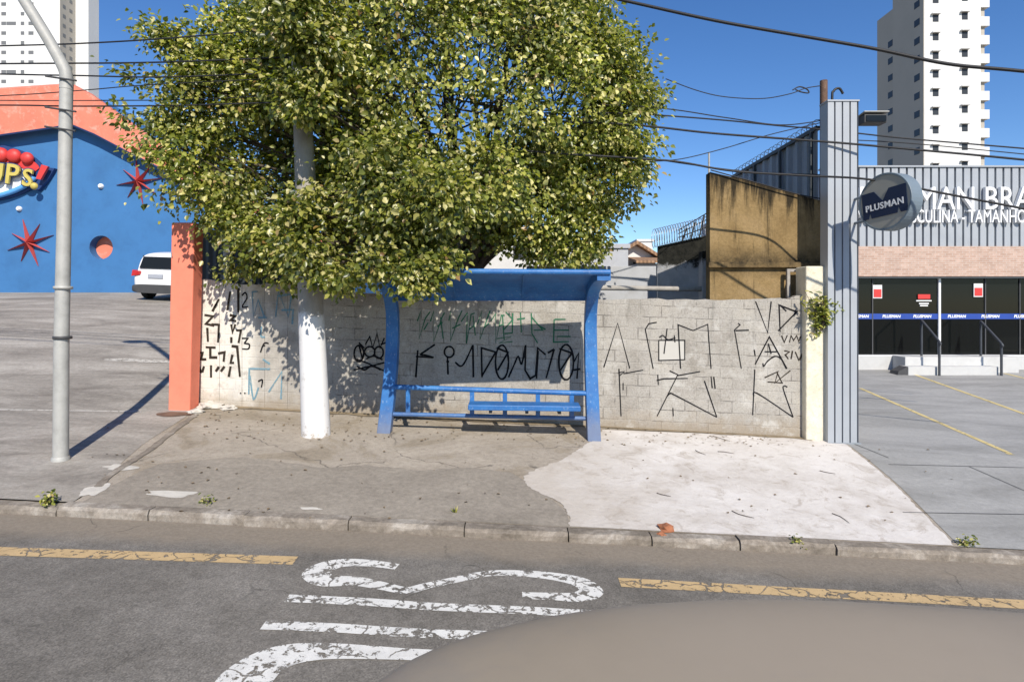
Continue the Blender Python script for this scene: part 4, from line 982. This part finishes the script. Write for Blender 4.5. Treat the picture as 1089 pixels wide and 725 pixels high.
# ------------------------------------------------------------------ blue building with stars (left)
YBd = 23.6
bp = lambda px, py, dy=0: at(px, py, YBd) + Vector((0, dy, 0))
bq = lambda px, py, dy=0: at(px, py, YBd + dy)
bb = thing('blue_building', (-15, YBd, 2.8), 'big blue windowless building with an orange band along its peaked top at the left', 'building')
outer = [(-200,120),(0,96),(60,92),(82,93),(97,104),(135,130),(165,152),(240,199),(350,262),(352,330),(-200,330)]
cpx, cpy, cr = 107.5, 263, 12.5
bm = bmesh.new()
ov = [bm.verts.new(bp(*p)) for p in outer]; oe = [bm.edges.new((ov[i], ov[(i+1) % len(ov)])) for i in range(len(ov))]
cc = bp(cpx, cpy); cR = cr/F*YBd; n = 28
cv_ = [bm.verts.new(cc + Vector((cR*math.cos(2*math.pi*k/n), 0, cR*math.sin(2*math.pi*k/n)))) for k in range(n)]
ce = [bm.edges.new((cv_[i], cv_[(i+1) % n])) for i in range(n)]
bmesh.ops.triangle_fill(bm, edges=oe + ce, use_beauty=True, normal=(0,-1,0))
bm.verts.ensure_lookup_table(); bm.verts.index_update()
mb = MB(); mb.add([v.co.copy() for v in bm.verts], [tuple(v.index for v in f.verts) for f in bm.faces]); bm.free()
mb.add([bp(*p) for p in outer] + [bp(*p, 14) for p in outer], [(i, (i+1) % len(outer), (i+1) % len(outer)+len(outer), i+len(outer)) for i in range(len(outer))])
obj('wall', mb, M['wallblue'], bb)
# orange fascia standing proud
lower = [(-200,172),(0,143),(76,132),(100,142),(140,163),(180,183),(240,222),(350,284)]
upper = [(-200,118),(0,95),(60,91),(83,91),(98,102),(135,128),(166,150),(240,197),(350,260)]
up8 = [(-200,118),(0,95),(76,90),(99,102),(138,130),(176,157),(240,197),(350,260)]
mb = MB(); R = []
for (lx, ly), (ux, uy) in zip(lower, up8):
    R.append([bq(lx, ly, -.45), bq(ux, uy, -.45), bq(ux, uy-1.5, .3), bq(lx, ly, -.01)])
obj('fascia', mb.rings(R, False), M['salmon'], bb)
mb = MB(); R = []
for (lx, ly) in lower:
    R.append([bq(lx, ly+1.8, -.43), bq(lx, ly, -.46), bq(lx, ly, -.40), bq(lx, ly+1.8, -.37)])
obj('fascia_edge', mb.rings(R, False), M['navy'], bb)
prt = obj('porthole', MB().rings([[cc + Vector((cR*.998*math.cos(2*math.pi*k/n), d, cR*.998*math.sin(2*math.pi*k/n))) for k in range(n)] for d in (.0, .38)], True, False), M['wallblue'], bb, flip=False)
obj('porthole_back', MB().add([cc + Vector((cR*math.cos(2*math.pi*k/n), .38, cR*math.sin(2*math.pi*k/n))) for k in range(n)], [tuple(range(n))]), M['salmon'], bb)
def star(px, py, rpx, rot):
    c_ = bq(px, py, -.05); R_ = rpx/F*YBd; r_ = R_*.11; V_ = []
    for k in range(16):
        q = rot + math.pi*k/8; rr = R_*(1 if k % 4 == 0 else .86) if k % 2 == 0 else r_
        V_.append(c_ + Vector((rr*math.cos(q), 0, rr*math.sin(q))))
    mb = MB(); n = 16; mb.add([c_ + Vector((0,-.22,0))] + V_ + [v + Vector((0,.04,0)) for v in V_], [(0, 1+k, 1+(k+1) % n) for k in range(n)] + [(1+k, 1+n+k, 1+n+(k+1) % n, 1+(k+1) % n) for k in range(n)])
    return mb
obj('star', star(148, 193, 25, .15), M['starred'], bb); obj('star', star(32, 258, 26, .32), M['starred'], bb)
for px, py in ((107, 198), (20, 222)):
    c_ = bq(px, py, -.05); obj('bolt_cap', MB().rings([[c_ + Vector((r*math.cos(k*math.pi/5), d, r*math.sin(k*math.pi/5))) for k in range(10)] for r, d in ((.1,.05),(.1,-.02),(.06,-.07))]), M['letter'], bb)
# UPS! sign board
sgn = thing('wall_sign', bq(-20, 190, -.2), 'colourful oval sign with UPS! lettering and red balls on the blue wall', 'sign')
def plate(pts, d0, d1, nm, mat):
    return obj(nm, MB().prism([bq(x, y, d0) for x, y in pts], (0, d1-d0, 0)), M[mat], sgn)
def arc(cx, cy, rx, ry, a0, a1, n=24): return [(cx + rx*math.cos(math.radians(a0+(a1-a0)*k/n)), cy + ry*math.sin(math.radians(a0+(a1-a0)*k/n))) for k in range(n+1)]
tail = [(38,177),(58,179),(50,192),(40,203),(34,200)]
plate(arc(-38, 183, 84, 33, 10, 350, 40), -.12, -.01, 'backboard', 'navy')
plate(tail, -.16, -.01, 'tail', 'navy')
plate(arc(-42, 186, 80, 24, 5, 120, 20) + [(-90,190)] + arc(-42, 182, 80, 14, 240, 355, 10), -.16, -.121, 'panel', 'letter')
plate([(p[0], p[1]) for p in arc(-42, 181, 84, 24, -75, -5, 16)] + [(p[0], p[1]) for p in arc(-42, 188, 74, 20, -5, -75, 16)], -.20, -.161, 'red_band', 'red')
mb = MB(); mb.tube([bq(x, y, -.2) for x, y in arc(-45, 176, 88, 37, 20, 110, 18)], .10, 8); obj('neon_arc', mb, M['skyblue'], sgn)
for px, py, r in ((-18,166,8),(1,165,8),(15,166,7.5),(29,168.5,6.5)):
    rr = r/F*YBd; c_ = bq(px, py, -.25); R = [[c_ + Vector((rr*math.sin(a_)*math.cos(2*math.pi*k/16), -rr*math.cos(a_)*.7, rr*math.sin(a_)*math.sin(2*math.pi*k/16))) for k in range(16)] for a_ in [.05+(math.pi/2+.4)*i/6 for i in range(7)]]
    obj('ball', MB().rings(R), M['red'], sgn)
th = math.radians(-7)
for dx, dpt, mt, bo, nm in ((0, -.27, 'navy', .05, 'lettering_outline'), (0, -.36, 'lime', .015, 'lettering')):
    mb = MB()
    for ch, px, py, sz in (('U', -6, 185, .95), ('P', 13, 186.5, .95), ('S', 29.5, 190, .80)):
        for_m = frame(bq(px, py, dpt), (math.cos(th), 0, math.sin(th)), (-math.sin(th), 0, math.cos(th)))
        t_ = text_mb(ch, sz*1.15, .04, for_m, bold=bo); mb.add(t_.v, t_.f)
    obj(nm, mb, M[mt], sgn)
obj('exclamation_bar', MB().prism([bq(*p, -.4) for p in ((44,175),(51,177),(43,191),(38,190))], (0,.1,0)), M['red'], sgn)
c_ = bq(36.5, 198, -.42); obj('exclamation_dot', MB().rings([[c_ + Vector((.14*math.sin(a_)*math.cos(2*math.pi*k/12), -.12*math.cos(a_), .14*math.sin(a_)*math.sin(2*math.pi*k/12))) for k in range(12)] for a_ in [.1+1.5*i/4 for i in range(5)]]), M['lime'], sgn)

# ------------------------------------------------------------------ cars
def rring(x, hw, z0, z1, e=4., n=28, cy=0):
    zm, hz = (z0+z1)/2, (z1-z0)/2; pw = lambda c: math.copysign(abs(c)**(2/e), c)
    return [Vector((x, cy + hw*pw(math.cos(2*math.pi*k/n)), zm + hz*pw(math.sin(2*math.pi*k/n)))) for k in range(n)]
def wheel(parent, x, y, r, wdt):
    wmb = MB(); s = math.copysign(1, y)
    prof_ = [(r*.62, -wdt/2), (r*.93, -wdt/2), (r, -wdt*.35), (r, wdt*.35), (r*.93, wdt/2), (r*.62, wdt/2)]
    ring = lambda rr, d: [Vector((x + rr*math.cos(2*math.pi*k/24), y + d, r + rr*math.sin(2*math.pi*k/24))) for k in range(24)]
    wo = obj('wheel', MB().rings([ring(rr, d) for rr, d in prof_]), M['tyre'], parent, local=True)
    obj('rim', MB().rings([ring(rr, d*s) for rr, d in ((r*.61, wdt*.30), (r*.61, wdt*.50), (r*.5, wdt*.46), (r*.15, wdt*.40), (r*.10, wdt*.44))]), M['chrome'], wo, local=True)
def car(name, loc, rz, label, mats, L=4.3, W=1.78, Hh=1.62, roof_x=(-1.75, .35), belt=.98, tail=None):
    c_ = thing(name, loc, label, 'car', rz=rz); hw = W/2; xr, xf = -L/2, L/2
    st = [(xr, .80, .42, .80), (xr+.04, .90, .36, .92), (xr+.16, .965, .30, belt), (xr+.6, 1, .26, belt+.02), (0, 1, .24, belt+.01), (xf-1.35, 1, .25, belt), (xf-.7, .99, .27, belt-.08), (xf-.22, .94, .30, belt-.2), (xf-.04, .85, .36, belt-.32), (xf, .72, .42, belt-.4)]
    body = obj('body', MB().rings([rring(x, hw*k, a_, b_, 5) for x, k, a_, b_ in st]), M[mats[0]], c_, local=True)
    s_ = body.modifiers.new('smooth', 'SUBSURF'); s_.levels = s_.render_levels = 1
    ra, rb = roof_x
    gh = [(xr+.10, .80, .80, belt-.1, belt+.03), (ra-.12, .86, .80, belt-.1, Hh-.10), (ra+.10, .88, .82, belt-.1, Hh-.02), ((ra+rb)/2, .90, .84, belt-.1, Hh), (rb-.1, .89, .82, belt-.1, Hh-.03), (rb+.14, .86, .80, belt-.1, Hh-.13), (rb+.95, .80, .76, belt-.12, belt+.02)]
    if tail: gh = tail + gh[3:]
    def gring(x, k0, k1, z0, z1):
        r_ = rring(x, hw, z0, z1, 4.5)
        return [Vector((p.x, p.y*(k0 + (k1-k0)*max(0, (p.z-z0)/(z1-z0))), p.z)) for p in r_]
    cabin = obj('cabin', MB().rings([gring(*g_) for g_ in gh]), M[mats[0]], c_, local=True)
    s_ = cabin.modifiers.new('smooth', 'SUBSURF'); s_.levels = s_.render_levels = 2
    # glazing set just proud of the cabin
    g_ = .012
    def quad(p): return MB().prism(p, (0, 0, .004))
    zr0, zr1 = belt+.10, Hh-.17
    bx = lambda z: xr + .10 + (ra-.12-xr-.10)*(z-belt-.03)/(Hh-.10-belt-.03)
    if tail: obj('rear_window', MB().box(xr-.02, xr+.05, -hw*.5, hw*.5, belt+.03, belt+.16), M['glass'], c_, local=True, bevel=.01)
    else: obj('rear_window', MB().prism([(bx(zr0)-.05, -hw*.70, zr0), (bx(zr0)-.05, hw*.70, zr0), (bx(zr1)-.05, hw*.62, zr1), (bx(zr1)-.05, -hw*.62, zr1)], (.05, 0, -.01)), M['glass'], c_, local=True, bevel=.02)
    fx = lambda z: rb + .95 + (rb+.14-rb-.95)*(z-belt-.02)/(Hh-.13-belt-.02)
    obj('windscreen', MB().prism([(fx(zr0)+.03, -hw*.70, zr0), (fx(zr0)+.03, hw*.70, zr0), (fx(zr1)+.03, hw*.64, zr1), (fx(zr1)+.03, -hw*.64, zr1)], (-.04, 0, -.01)), M['glass'], c_, local=True, bevel=.02)
    for s in (-1, 1):
        for xa, xb in ((ra+.05, (ra+rb)/2-.05), ((ra+rb)/2+.05, rb+.3)):
            yb_, yt_ = s*(hw*.895), s*(hw*.845)
            if tail: xa, yb_, yt_, zr1 = max(xa, -1.3), s*hw*.86, s*hw*.80, Hh-.36
            obj('side_window', MB().prism([(xa, yb_, zr0-.06), (xb+.12, yb_, zr0-.06), (xb-.1, yt_, zr1+.03), (xa+.03, yt_, zr1+.03)], (0, s*.012, 0)), M['glass'], c_, local=True)
        m_ = [(rb+.55, s*(hw+.10))]
        R = [[Vector((rb+.62 + d, s*(hw+.11) + .115*q_*math.cos(2*math.pi*k/14), belt+.12 + .075*q_*math.sin(2*math.pi*k/14))) for k in range(14)] for d, q_ in ((-.06,.85),(-.04,1),(.02,.95),(.07,.6),(.09,.3))]
        obj('wing_mirror', MB().rings(R).tube([(rb+.6, s*hw*.9, belt+.03), (rb+.62, s*(hw+.06), belt+.1)], .03, 8), M['plast'], c_, local=True)
        obj('tail_light', MB().prism([(xr-.012, s*hw*.96, belt-.17), (xr-.012, s*hw*.62, belt-.12), (xr-.012, s*hw*.66, belt+.0), (xr+.02, s*hw*.93, belt+.04)], (.2, 0, 0)), M['lamp'], c_, local=True, bevel=.012)
        obj('headlight', MB().prism([(xf-.16, s*hw*.90, belt-.34), (xf-.06, s*hw*.52, belt-.38), (xf-.10, s*hw*.55, belt-.26), (xf-.22, s*hw*.9, belt-.22)], (-.1, 0, 0)), M['chrome'], c_, local=True, bevel=.012)
        obj('door_handle', MB().box((ra+rb)/2-.2, (ra+rb)/2, s*hw*1.0-.012, s*hw*1.0+.02, belt-.14, belt-.11), M[mats[0]], c_, local=True)
        for x in (xr+.78, xf-.82): wheel(c_, x, s*(hw-.10), .335, .21)
    obj('rear_bumper', MB().rings([rring(x, hw*k, .27, .56, 5) for x, k in ((xr-.05,.78),(xr-.03,.93),(xr+.10,1.0),(xr+.42,1.012))]), M['plast'], c_, local=True)
    obj('number_plate', MB().box(xr-.03, xr+.01, -.26, .26, belt-.22, belt-.09), M['plate'], c_, local=True)
    return c_
cp = at(169, 318, 20.4); cx_, cy_ = cp.x + .08, cp.y + 2.1
pk = car('parked_car', Vector((cx_, cy_, hg(cx_, cy_) + .01)), math.radians(90-4), 'white hatchback seen from behind parked by the blue building', ('carwhite',), Hh=1.66, belt=1.0)
sl_ = math.atan((hg(cx_, cy_+1.3) - hg(cx_, cy_-1.3))/2.6); sx_ = math.atan((hg(cx_+.8, cy_) - hg(cx_-.8, cy_))/1.6)
pk.rotation_euler = (-sx_, -sl_, math.radians(90-4))
# stand-in for the blurred camera car; only its dusty roof shows at the bottom edge
NX, NY = 1.62, 1.27
nc = car('camera_car', Vector((NX, NY, hroad(NX, NY)+.005)), 0, 'dusty taupe car standing in for the blurred camera car with only its smooth roof in view', ('taupe',), L=4.5, W=2.1, Hh=1.62, roof_x=(-1.95, .9), belt=.95,
    tail=[(-2.24, .66, .56, .85, 1.20), (-2.12, .76, .64, .85, 1.36), (-1.9, .84, .72, .85, 1.46), (-1.5, .88, .80, .85, 1.55), (-1.0, .90, .84, .85, 1.60)])
R = []
for i in range(7):
    k = i/6; R.append([Vector((-1.66 + .19*k, .665 + .03*w_*(1-.4*k), 1.43 + (.055 if q_ else 0)*math.sin(math.pi*(.08+.86*k)) - (.02 if not q_ else 0))) for w_, q_ in ((-1,0),(-.35,1),(.35,1),(1,0))])
obj('antenna_fin', MB().rings(R), M['plast'], nc, local=True, bevel=.006)
nc.rotation_euler = (0, math.atan(.05), 0)

# ------------------------------------------------------------------ store on the right
YS = 19.6
s_ = lambda px, py, dy=0: at(px, py, YS) + Vector((0, dy, 0))
st = thing('store', (15, YS, .6), 'store with pale corrugated sign panel and pink brick band above dark glass doors', 'store')
xL, xR = s_(880, 0).x, 24.
zt, zb1, zb2, zf = s_(0,178).z, s_(0,262).z, s_(0,294).z, s_(0,378).z
n = 0; prof = []; x = xL; pit = .262
while x < xR:
    prof += [(x, YS), (x+pit*.74, YS), (x+pit*.76, YS+.09), (x+pit*.98, YS+.09)]; x += pit
poly = prof + [(x, YS), (x, YS+.5), (xL, YS+.5)]
obj('sign_panel', MB().prism([(px_, py_, zb1) for px_, py_ in poly], (0,0,zt-zb1)), M['corr'], st)
obj('panel_trim', MB().box(xL-.03, x+.03, YS-.05, YS+.55, zt, zt+.05), M['corr'], st)
obj('brick_band', MB().box(xL, x, YS-.06, YS+.4, zb2, zb1-.002), M['brick'], st)
obj('soffit', MB().box(xL, x, YS-.04, YS+.5, zb2-.06, zb2-.002), M['fence'], st)
obj('shell', MB().box(xL, x, YS+5.0, YS+13, zf-.4, zt-.15).box(xL, x, YS+.52, YS+5.0, zb2-.06, zt-.15).box(xL-.2, xL-.002, YS+.52, YS+5.0, zf-.4, zt-.15).box(x+.002, x+.2, YS+.52, YS+5.0, zf-.4, zt-.15), M['greywall'], st)
obj('interior_wall', MB().box(xL+.01, x-.01, YS+4.9, YS+4.99, zf, zb2-.07), M['inner'], st)
obj('interior_floor', MB().box(xL+.01, x-.01, YS+.51, YS+4.89, zf-.1, zf+.005), M['ifloor'], st)
for k_ in range(4):
    xx0 = xL + 1.6 + k_*2.6
    obj('display_rack', MB().box(xx0, xx0+1.5, YS+2.4+.5*(k_ % 2), YS+2.9+.5*(k_ % 2), zf+.01, zf+1.35), M['signblue' if k_ % 2 else 'plast'], st, bevel=.06)
obj('plinth', MB().box(xL, x, YS-.2, YS+.5, zf-.9, zf), M['step'], st)
xs_ = [880, 931, 1003, 1052, 1089, 1140]
for i in range(len(xs_)-1):
    a_, b_ = s_(xs_[i], 0).x, s_(xs_[i+1], 0).x
    obj('glass_pane', MB().box(a_+.02, b_-.02, YS+.18, YS+.20, zf, zb2-.06), M['tint'], st)
for px in (931, 1052, 1089):
    a_ = s_(px, 0).x; obj('mullion', MB().box(a_-.018, a_+.018, YS+.15, YS+.21, zf, zb2-.06), M['plast'], st)
a_ = s_(1002.5, 0).x; obj('door_frame', MB().box(a_-.035, a_+.035, YS+.13, YS+.21, zf, zb2-.06), M['letter'], st)
obj('sill', MB().box(xL, x, YS-.21, YS+.12, zf, zf+.02), M['letter'], st)
za_, zb_2 = s_(0, 333.5).z, s_(0, 339.5).z
obj('tape_stripe', MB().box(xL, x, YS+.155, YS+.175, zb_2, za_), M['stripe'], st)
mb = MB()
for px in (917, 951, 984, 1021, 1057, 1092, 1128):
    t_ = text_mb('PLUSMAN', .135, .002, FRONT(s_(px, 336.5, .15)), shear=.15, bold=.004); mb.add(t_.v, t_.f)
obj('tape_lettering', mb, M['letter'], st)
for px, py, w_, h_ in ((936, 310, .30, .44), (1044, 308.5, .30, .44)):
    c_ = s_(px, py, .15); k = obj('notice', MB().box(c_.x-w_/2, c_.x+w_/2, YS+.14, YS+.17, c_.z-h_/2, c_.z+h_/2), M['notice'], st)
    obj('notice_print', MB().box(c_.x-w_*.42, c_.x+w_*.42, YS+.134, YS+.139, c_.z-h_*.42, c_.z+h_*.18), M['red'], k)
c_ = s_(986, 315.5, .15); k = obj('notice', MB().box(c_.x-.20, c_.x+.20, YS+.14, YS+.17, c_.z-.07, c_.z+.08), M['red'], st)
mb = MB()
for dz, hw_ in ((-.13,.25),(-.22,.16),(-.29,.13)): mb.box(c_.x-hw_, c_.x+hw_, YS+.150, YS+.176, c_.z+dz-.018, c_.z+dz+.018)
obj('notice_lines', mb, M['letter'], st)
for tx, px, py, sz in (('PLUSMAN BRASIL', 1036, 213, 1.06), ('MODA MASCULINA - TAMANHO GRANDE', 1046, 231.5, .60)):
    t_ = text_mb(tx, sz, .06, FRONT(s_(px, py, -.09)), bold=0)
    wv = max(v.x for v in t_.v) - min(v.x for v in t_.v); x0_ = min(v.x for v in t_.v)
    # stretch so that the known letters fall where they stand on the panel
    tgt0, tgt1 = (s_(912,0).x, s_(1128,0).x) if sz > 1 else (s_(909,0).x, s_(1140,0).x)
    for v in t_.v: v.x = tgt0 + (v.x - x0_)/wv*(tgt1-tgt0)
    bm = bmesh.new(); vv = [bm.verts.new(v) for v in t_.v]
    for f_ in t_.f:
        try: bm.faces.new([vv[i] for i in f_])
        except ValueError: pass
    bmesh.ops.remove_doubles(bm, verts=bm.verts, dist=.0005); bm.verts.index_update(); seen = set()
    for v0 in bm.verts:
        if v0.index in seen: continue
        todo, isl = [v0], []; seen.add(v0.index)
        while todo:
            v = todo.pop(); isl.append(v)
            for e in v.link_edges:
                o_ = e.other_vert(v)
                if o_.index not in seen: seen.add(o_.index); todo.append(o_)
        ix = {v.index: i for i, v in enumerate(isl)}; fs = {f_ for v in isl for f_ in v.link_faces}
        if fs: obj('letter', MB().add([v.co.copy() for v in isl], [[ix[v.index] for v in f_.verts] for f_ in fs]), M['letter'], st)
    bm.free()
# steps and handrails
sp_ = thing('entrance_steps', (13.8, 18.7, .5), 'two pale painted entrance steps in front of the glass doors', 'steps')
g0 = hg(13.5, 18.3) - .1
x0_, x1_ = at(966, 0, 18.3).x, at(1062, 0, 18.3).x
obj('lower_step', MB().box(x0_, x1_, 18.3, 18.75, g0, at(0,390,18.3).z), M['step'], sp_, bevel=.012)
obj('upper_step', MB().box(x0_+.2, x1_+1.0, 18.75, 19.38, g0, at(0,379.5,18.75).z), M['step'], sp_, bevel=.012)
obj('ramp_wedge', MB().prism([(x0_-.35,18.32,g0),(x0_-.002,18.32,g0),(x0_-.002,18.32,g0+.36),(x0_-.28,18.32,g0+.22)], (0,.4,0)), M['plast'], sp_)
for pa_, pb_, lb in (((980,378,341),(999,399,364),'dark metal handrail on the left side of the entrance steps'), ((1043,378,342),(1065,401,366),'dark metal handrail on the right side of the entrance steps')):
    a_ = at(pa_[0], pa_[2], 19.1); b_ = at(pb_[0], pb_[2], 18.2)
    h_ = thing('handrail', (b_.x, 18.2, hg(b_.x, 18.2)), lb, 'handrail', 'handrails of the entrance steps')
    obj('rail', MB().tube(dense([a_, a_.lerp(b_, .1) + Vector((0,0,.02)), b_ + Vector((0,0,.02)), b_ - Vector((0,0,.06))], 4), .035, 8), M['hand'], h_)
    obj('upright', MB().tube([a_, (a_.x, a_.y, at(0,pa_[1],19.1).z-.02)], .035, 8), M['hand'], h_)
    obj('upright', MB().tube([b_, (b_.x, b_.y, hg(b_.x, b_.y)-.03)], .035, 8), M['hand'], h_)

# ------------------------------------------------------------------ towers
def win_mesh(w_, h_, mat_f, mat_g):
    return w_, h_
tw = thing('apartment_tower', (71, 98, 2), 'white apartment tower with beige shaded side rising behind the store', 'tower')
Yt = 98; tx0, tx1 = at(983,0,Yt).x, at(1043,0,Yt).x; ztw = 66.
ym = tx0/((950-CX)/F); yw = tx0/((930-CX)/F)
obj('main_block', MB().box(tx0, tx1, Yt, ym, 0, ztw), M['towerw'], tw)
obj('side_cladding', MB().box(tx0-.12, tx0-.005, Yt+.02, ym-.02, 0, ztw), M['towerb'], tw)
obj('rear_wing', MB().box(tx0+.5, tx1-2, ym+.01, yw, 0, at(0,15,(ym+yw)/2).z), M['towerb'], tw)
fl = 3.03; nf = 22
proto = None
z0w = at(0, 178, Yt).z % fl
def win(x, y, z, w_, h_, axis, parent, hood=True):
    mbw = MB()
    if axis == 'y': mbw.box(-w_/2, w_/2, -.03, .02, -h_/2, h_/2)
    else: mbw.box(-.03, .02, -w_/2, w_/2, -h_/2, h_/2)
    o_ = obj('window', mbw, M['towerwin'], parent, local=True); o_.location = Vector((x, y, z)) - ORG[parent.name]
    if hood and axis == 'y':
        hd = obj('hood', MB().box(-w_/2-.35, w_/2+.1, -.55, -.04, h_/2, h_/2+.14), M['towerw'], o_, local=True)
    return o_
wa_ = win(at(995,0,Yt).x, Yt, 10, .95, 1.15, 'y', tw)
wb_ = win(tx0-.13, (Yt+ym)/2+.9, 10, 1.3, 1.1, 'x', tw)
def copy_win(src, loc):
    c_ = src.copy(); COL.objects.link(c_); c_.parent = tw; c_.location = Vector(loc) - ORG[tw.name]
    for ch in src.children: d_ = ch.copy(); COL.objects.link(d_); d_.parent = c_
first = True
for k in range(5, nf):
    z = k*fl + z0w
    for px, dz in ((995, 0), (1026, .35)):
        if first: wa_.location = Vector((at(px,0,Yt).x, Yt, z+dz)) - ORG[tw.name]; first = False; continue
        copy_win(wa_, (at(px,0,Yt).x, Yt, z+dz))
for k in range(5, nf):
    z = k*fl + z0w
    if k == 5: wb_.location = Vector((tx0-.13, Yt+1.6, z)) - ORG[tw.name]
    else: copy_win(wb_, (tx0-.13, Yt+1.6, z))
    copy_win(wb_, (tx0+.49, ym+1.6, z)) if z < 50 else None
mbb = MB().box(-1.45, .0, -.3, 3.2, 0, 1.05)
for k in range(5, nf):
    z = k*fl + z0w - 1.2
    bo = obj('balcony', MB().box(0, 1.45, 0, 3.2, 0, 1.5), M['towerw'], tw, local=True); bo.location = Vector((tx1, Yt+.02, z)) - ORG[tw.name]
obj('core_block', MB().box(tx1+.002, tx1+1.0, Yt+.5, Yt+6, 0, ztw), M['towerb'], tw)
lt = thing('apartment_tower', (-155, 190, 2), 'white apartment tower with small windows at the far left behind the blue building', 'tower')
Yl = 190; lx1 = at(63.5,0,Yl).x; lx0 = lx1 - 34
yl2 = lx1/((80-CX)/F)
obj('main_block', MB().box(lx0, lx1, Yl, yl2+4, 0, 112), M['towerw'], lt)
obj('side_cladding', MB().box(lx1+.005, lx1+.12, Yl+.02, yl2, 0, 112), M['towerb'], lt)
x2_ = at(94,0,yl2).x; obj('corner_block', MB().box(lx1+.01, x2_, yl2+.01, yl2+5, 0, 110), M['towerw'], lt)
lw = None
for k in range(22, 37):
    z = k*3.05
    for px, w_ in ((4, 1.5), (12, 3.0), (24, 1.1), (33, 1.6)):
        if px == 12 and k % 5: continue
        if px == 33 and k % 3 == 1: continue
        mbw = MB().box(-w_/2, w_/2, -.05, .03, -.55, .55)
        o_ = obj('window', mbw, M['farwin'], lt, local=True); o_.location = Vector((at(px,0,Yl).x, Yl, z)) - ORG[lt.name]
    for yy_ in (Yl+1.7, Yl+4.6):
        o_ = obj('window', MB().box(-.03, .05, -.6, .6, -.55, .55), M['farwin'], lt, local=True); o_.location = Vector((lx1+.125, yy_, z)) - ORG[lt.name]

# ------------------------------------------------------------------ overhead cables
def cable(pts, r, label, n=8):
    P = dense([at(*p) for p in pts], n); return tag(obj('overhead_cable', MB().tube(P, r, 6), M['cable']), label, 'cable', 'overhead cables')
UY = ub.y
cable([(560,-22,8.6),(660,0,8.3),(760,22,8.0),(850,38,7.8),(930,52,7.6),(1007,68,7.4),(1089,76,7.2),(1300,98,6.8)], .021, 'thickest black cable sweeping across the upper right sky in front of the tower')
cable([(708,84,11.4),(740,96,11.2),(770,103,11.1),(810,105,11.1),(840,100,11.0),(857,94,11.0),(876,91,11.0)], .009, 'thin looping wire ending near the top of the service pole')
mb = MB().tube(dense([at(843,96,11), at(850,92.5,11), at(858,95,11), at(860,99,11), at(852,98,11), at(846,95.5,11)], 5), .012, 6)
tag(obj('wire_coil', mb, M['cable']), 'small coil of spare wire hanging on the thin looping wire', 'wire coil')
cable([(330,62,UY),(520,104,10.0),(690,114,10.6),(770,125,10.8),(830,133,10.9),(876,128,11)], .010, 'wire from the tree to the service pole, highest of the three meeting there')
cable([(330,70,UY),(520,112,9.9),(690,122,10.3),(770,128,10.5),(830,134,10.7),(878,138,10.9),(960,147,10.6),(1089,158,10.2),(1300,176,9.8)], .013, 'cable passing the service pole and crossing the lower part of the tower')
cable([(330,80,UY),(520,122,9.8),(675,133,10.1),(760,142,10.2),(880,151,10.0),(960,158,9.8),(1089,170,9.5),(1300,192,9.2)], .018, 'thick cable from the tree crossing the pylon just below its top')
cable([(330,110,UY),(520,155,9.7),(670,168,9.9),(720,172,9.9),(780,182,9.8),(860,187,9.7),(925,191,9.3),(1000,205,9.0),(1089,222,8.6),(1300,262,8.2)], .017, 'thick low cable passing behind the round sign over the store lettering')
cable([(670,164,10.6),(720,173,10.7),(800,183,10.8),(877,186,10.95)], .010, 'thin low wire joining the service pole beside the thick low cable')
cable([(690,172,10.7),(725,169,10.8),(770,158,10.9),(820,143,10.95),(876,130,11)], .009, 'wire rising to the service pole in front of the corrugated screen')
cable([(880,148,10.9),(960,152,10.7),(1089,164,10.4),(1300,185,10.1)], .009, 'thin wire between two cables crossing the tower foot at right')
cable([(756,181,10.7),(800,193,10.68),(850,207,10.68),(884,213,10.68)], .011, 'cable lying along the raked top of the ochre wall')
cable([(-220,54,UY+.6),(0,49,UY+.3),(95,46,UY+.2),(190,40,UY),(330,28,UY)], .012, 'highest thin wire crossing the white tower at upper left')
cable([(-220,71,UY+.6),(0,68,UY+.3),(165,66.5,UY),(330,60,UY)], .013, 'thick upper left cable second below the highest wire')
cable([(-220,74,UY+.5),(0,79,UY+.2),(80,80.5,UY+.1),(180,82,UY),(330,76,UY)], .012, 'thick upper left cable third below the highest wire')
cable([(-220,110,UY+.5),(0,102,UY+.2),(90,96,UY+.1),(165,90,UY),(330,82,UY)], .008, 'faint thin wire rising in front of the orange band')
cable([(-220,112,UY+.5),(0,112,UY+.2),(65,113,UY+.1),(120,113,UY),(200,112,UY),(330,108,UY)], .012, 'lowest thick cable at left crossing the orange band')
cable([(-220,106,UY+.7),(0,107,UY+.5),(110,107,UY+.4),(200,106,UY+.2),(330,100,UY)], .008, 'faint thin wire just above the lowest thick cable at left')
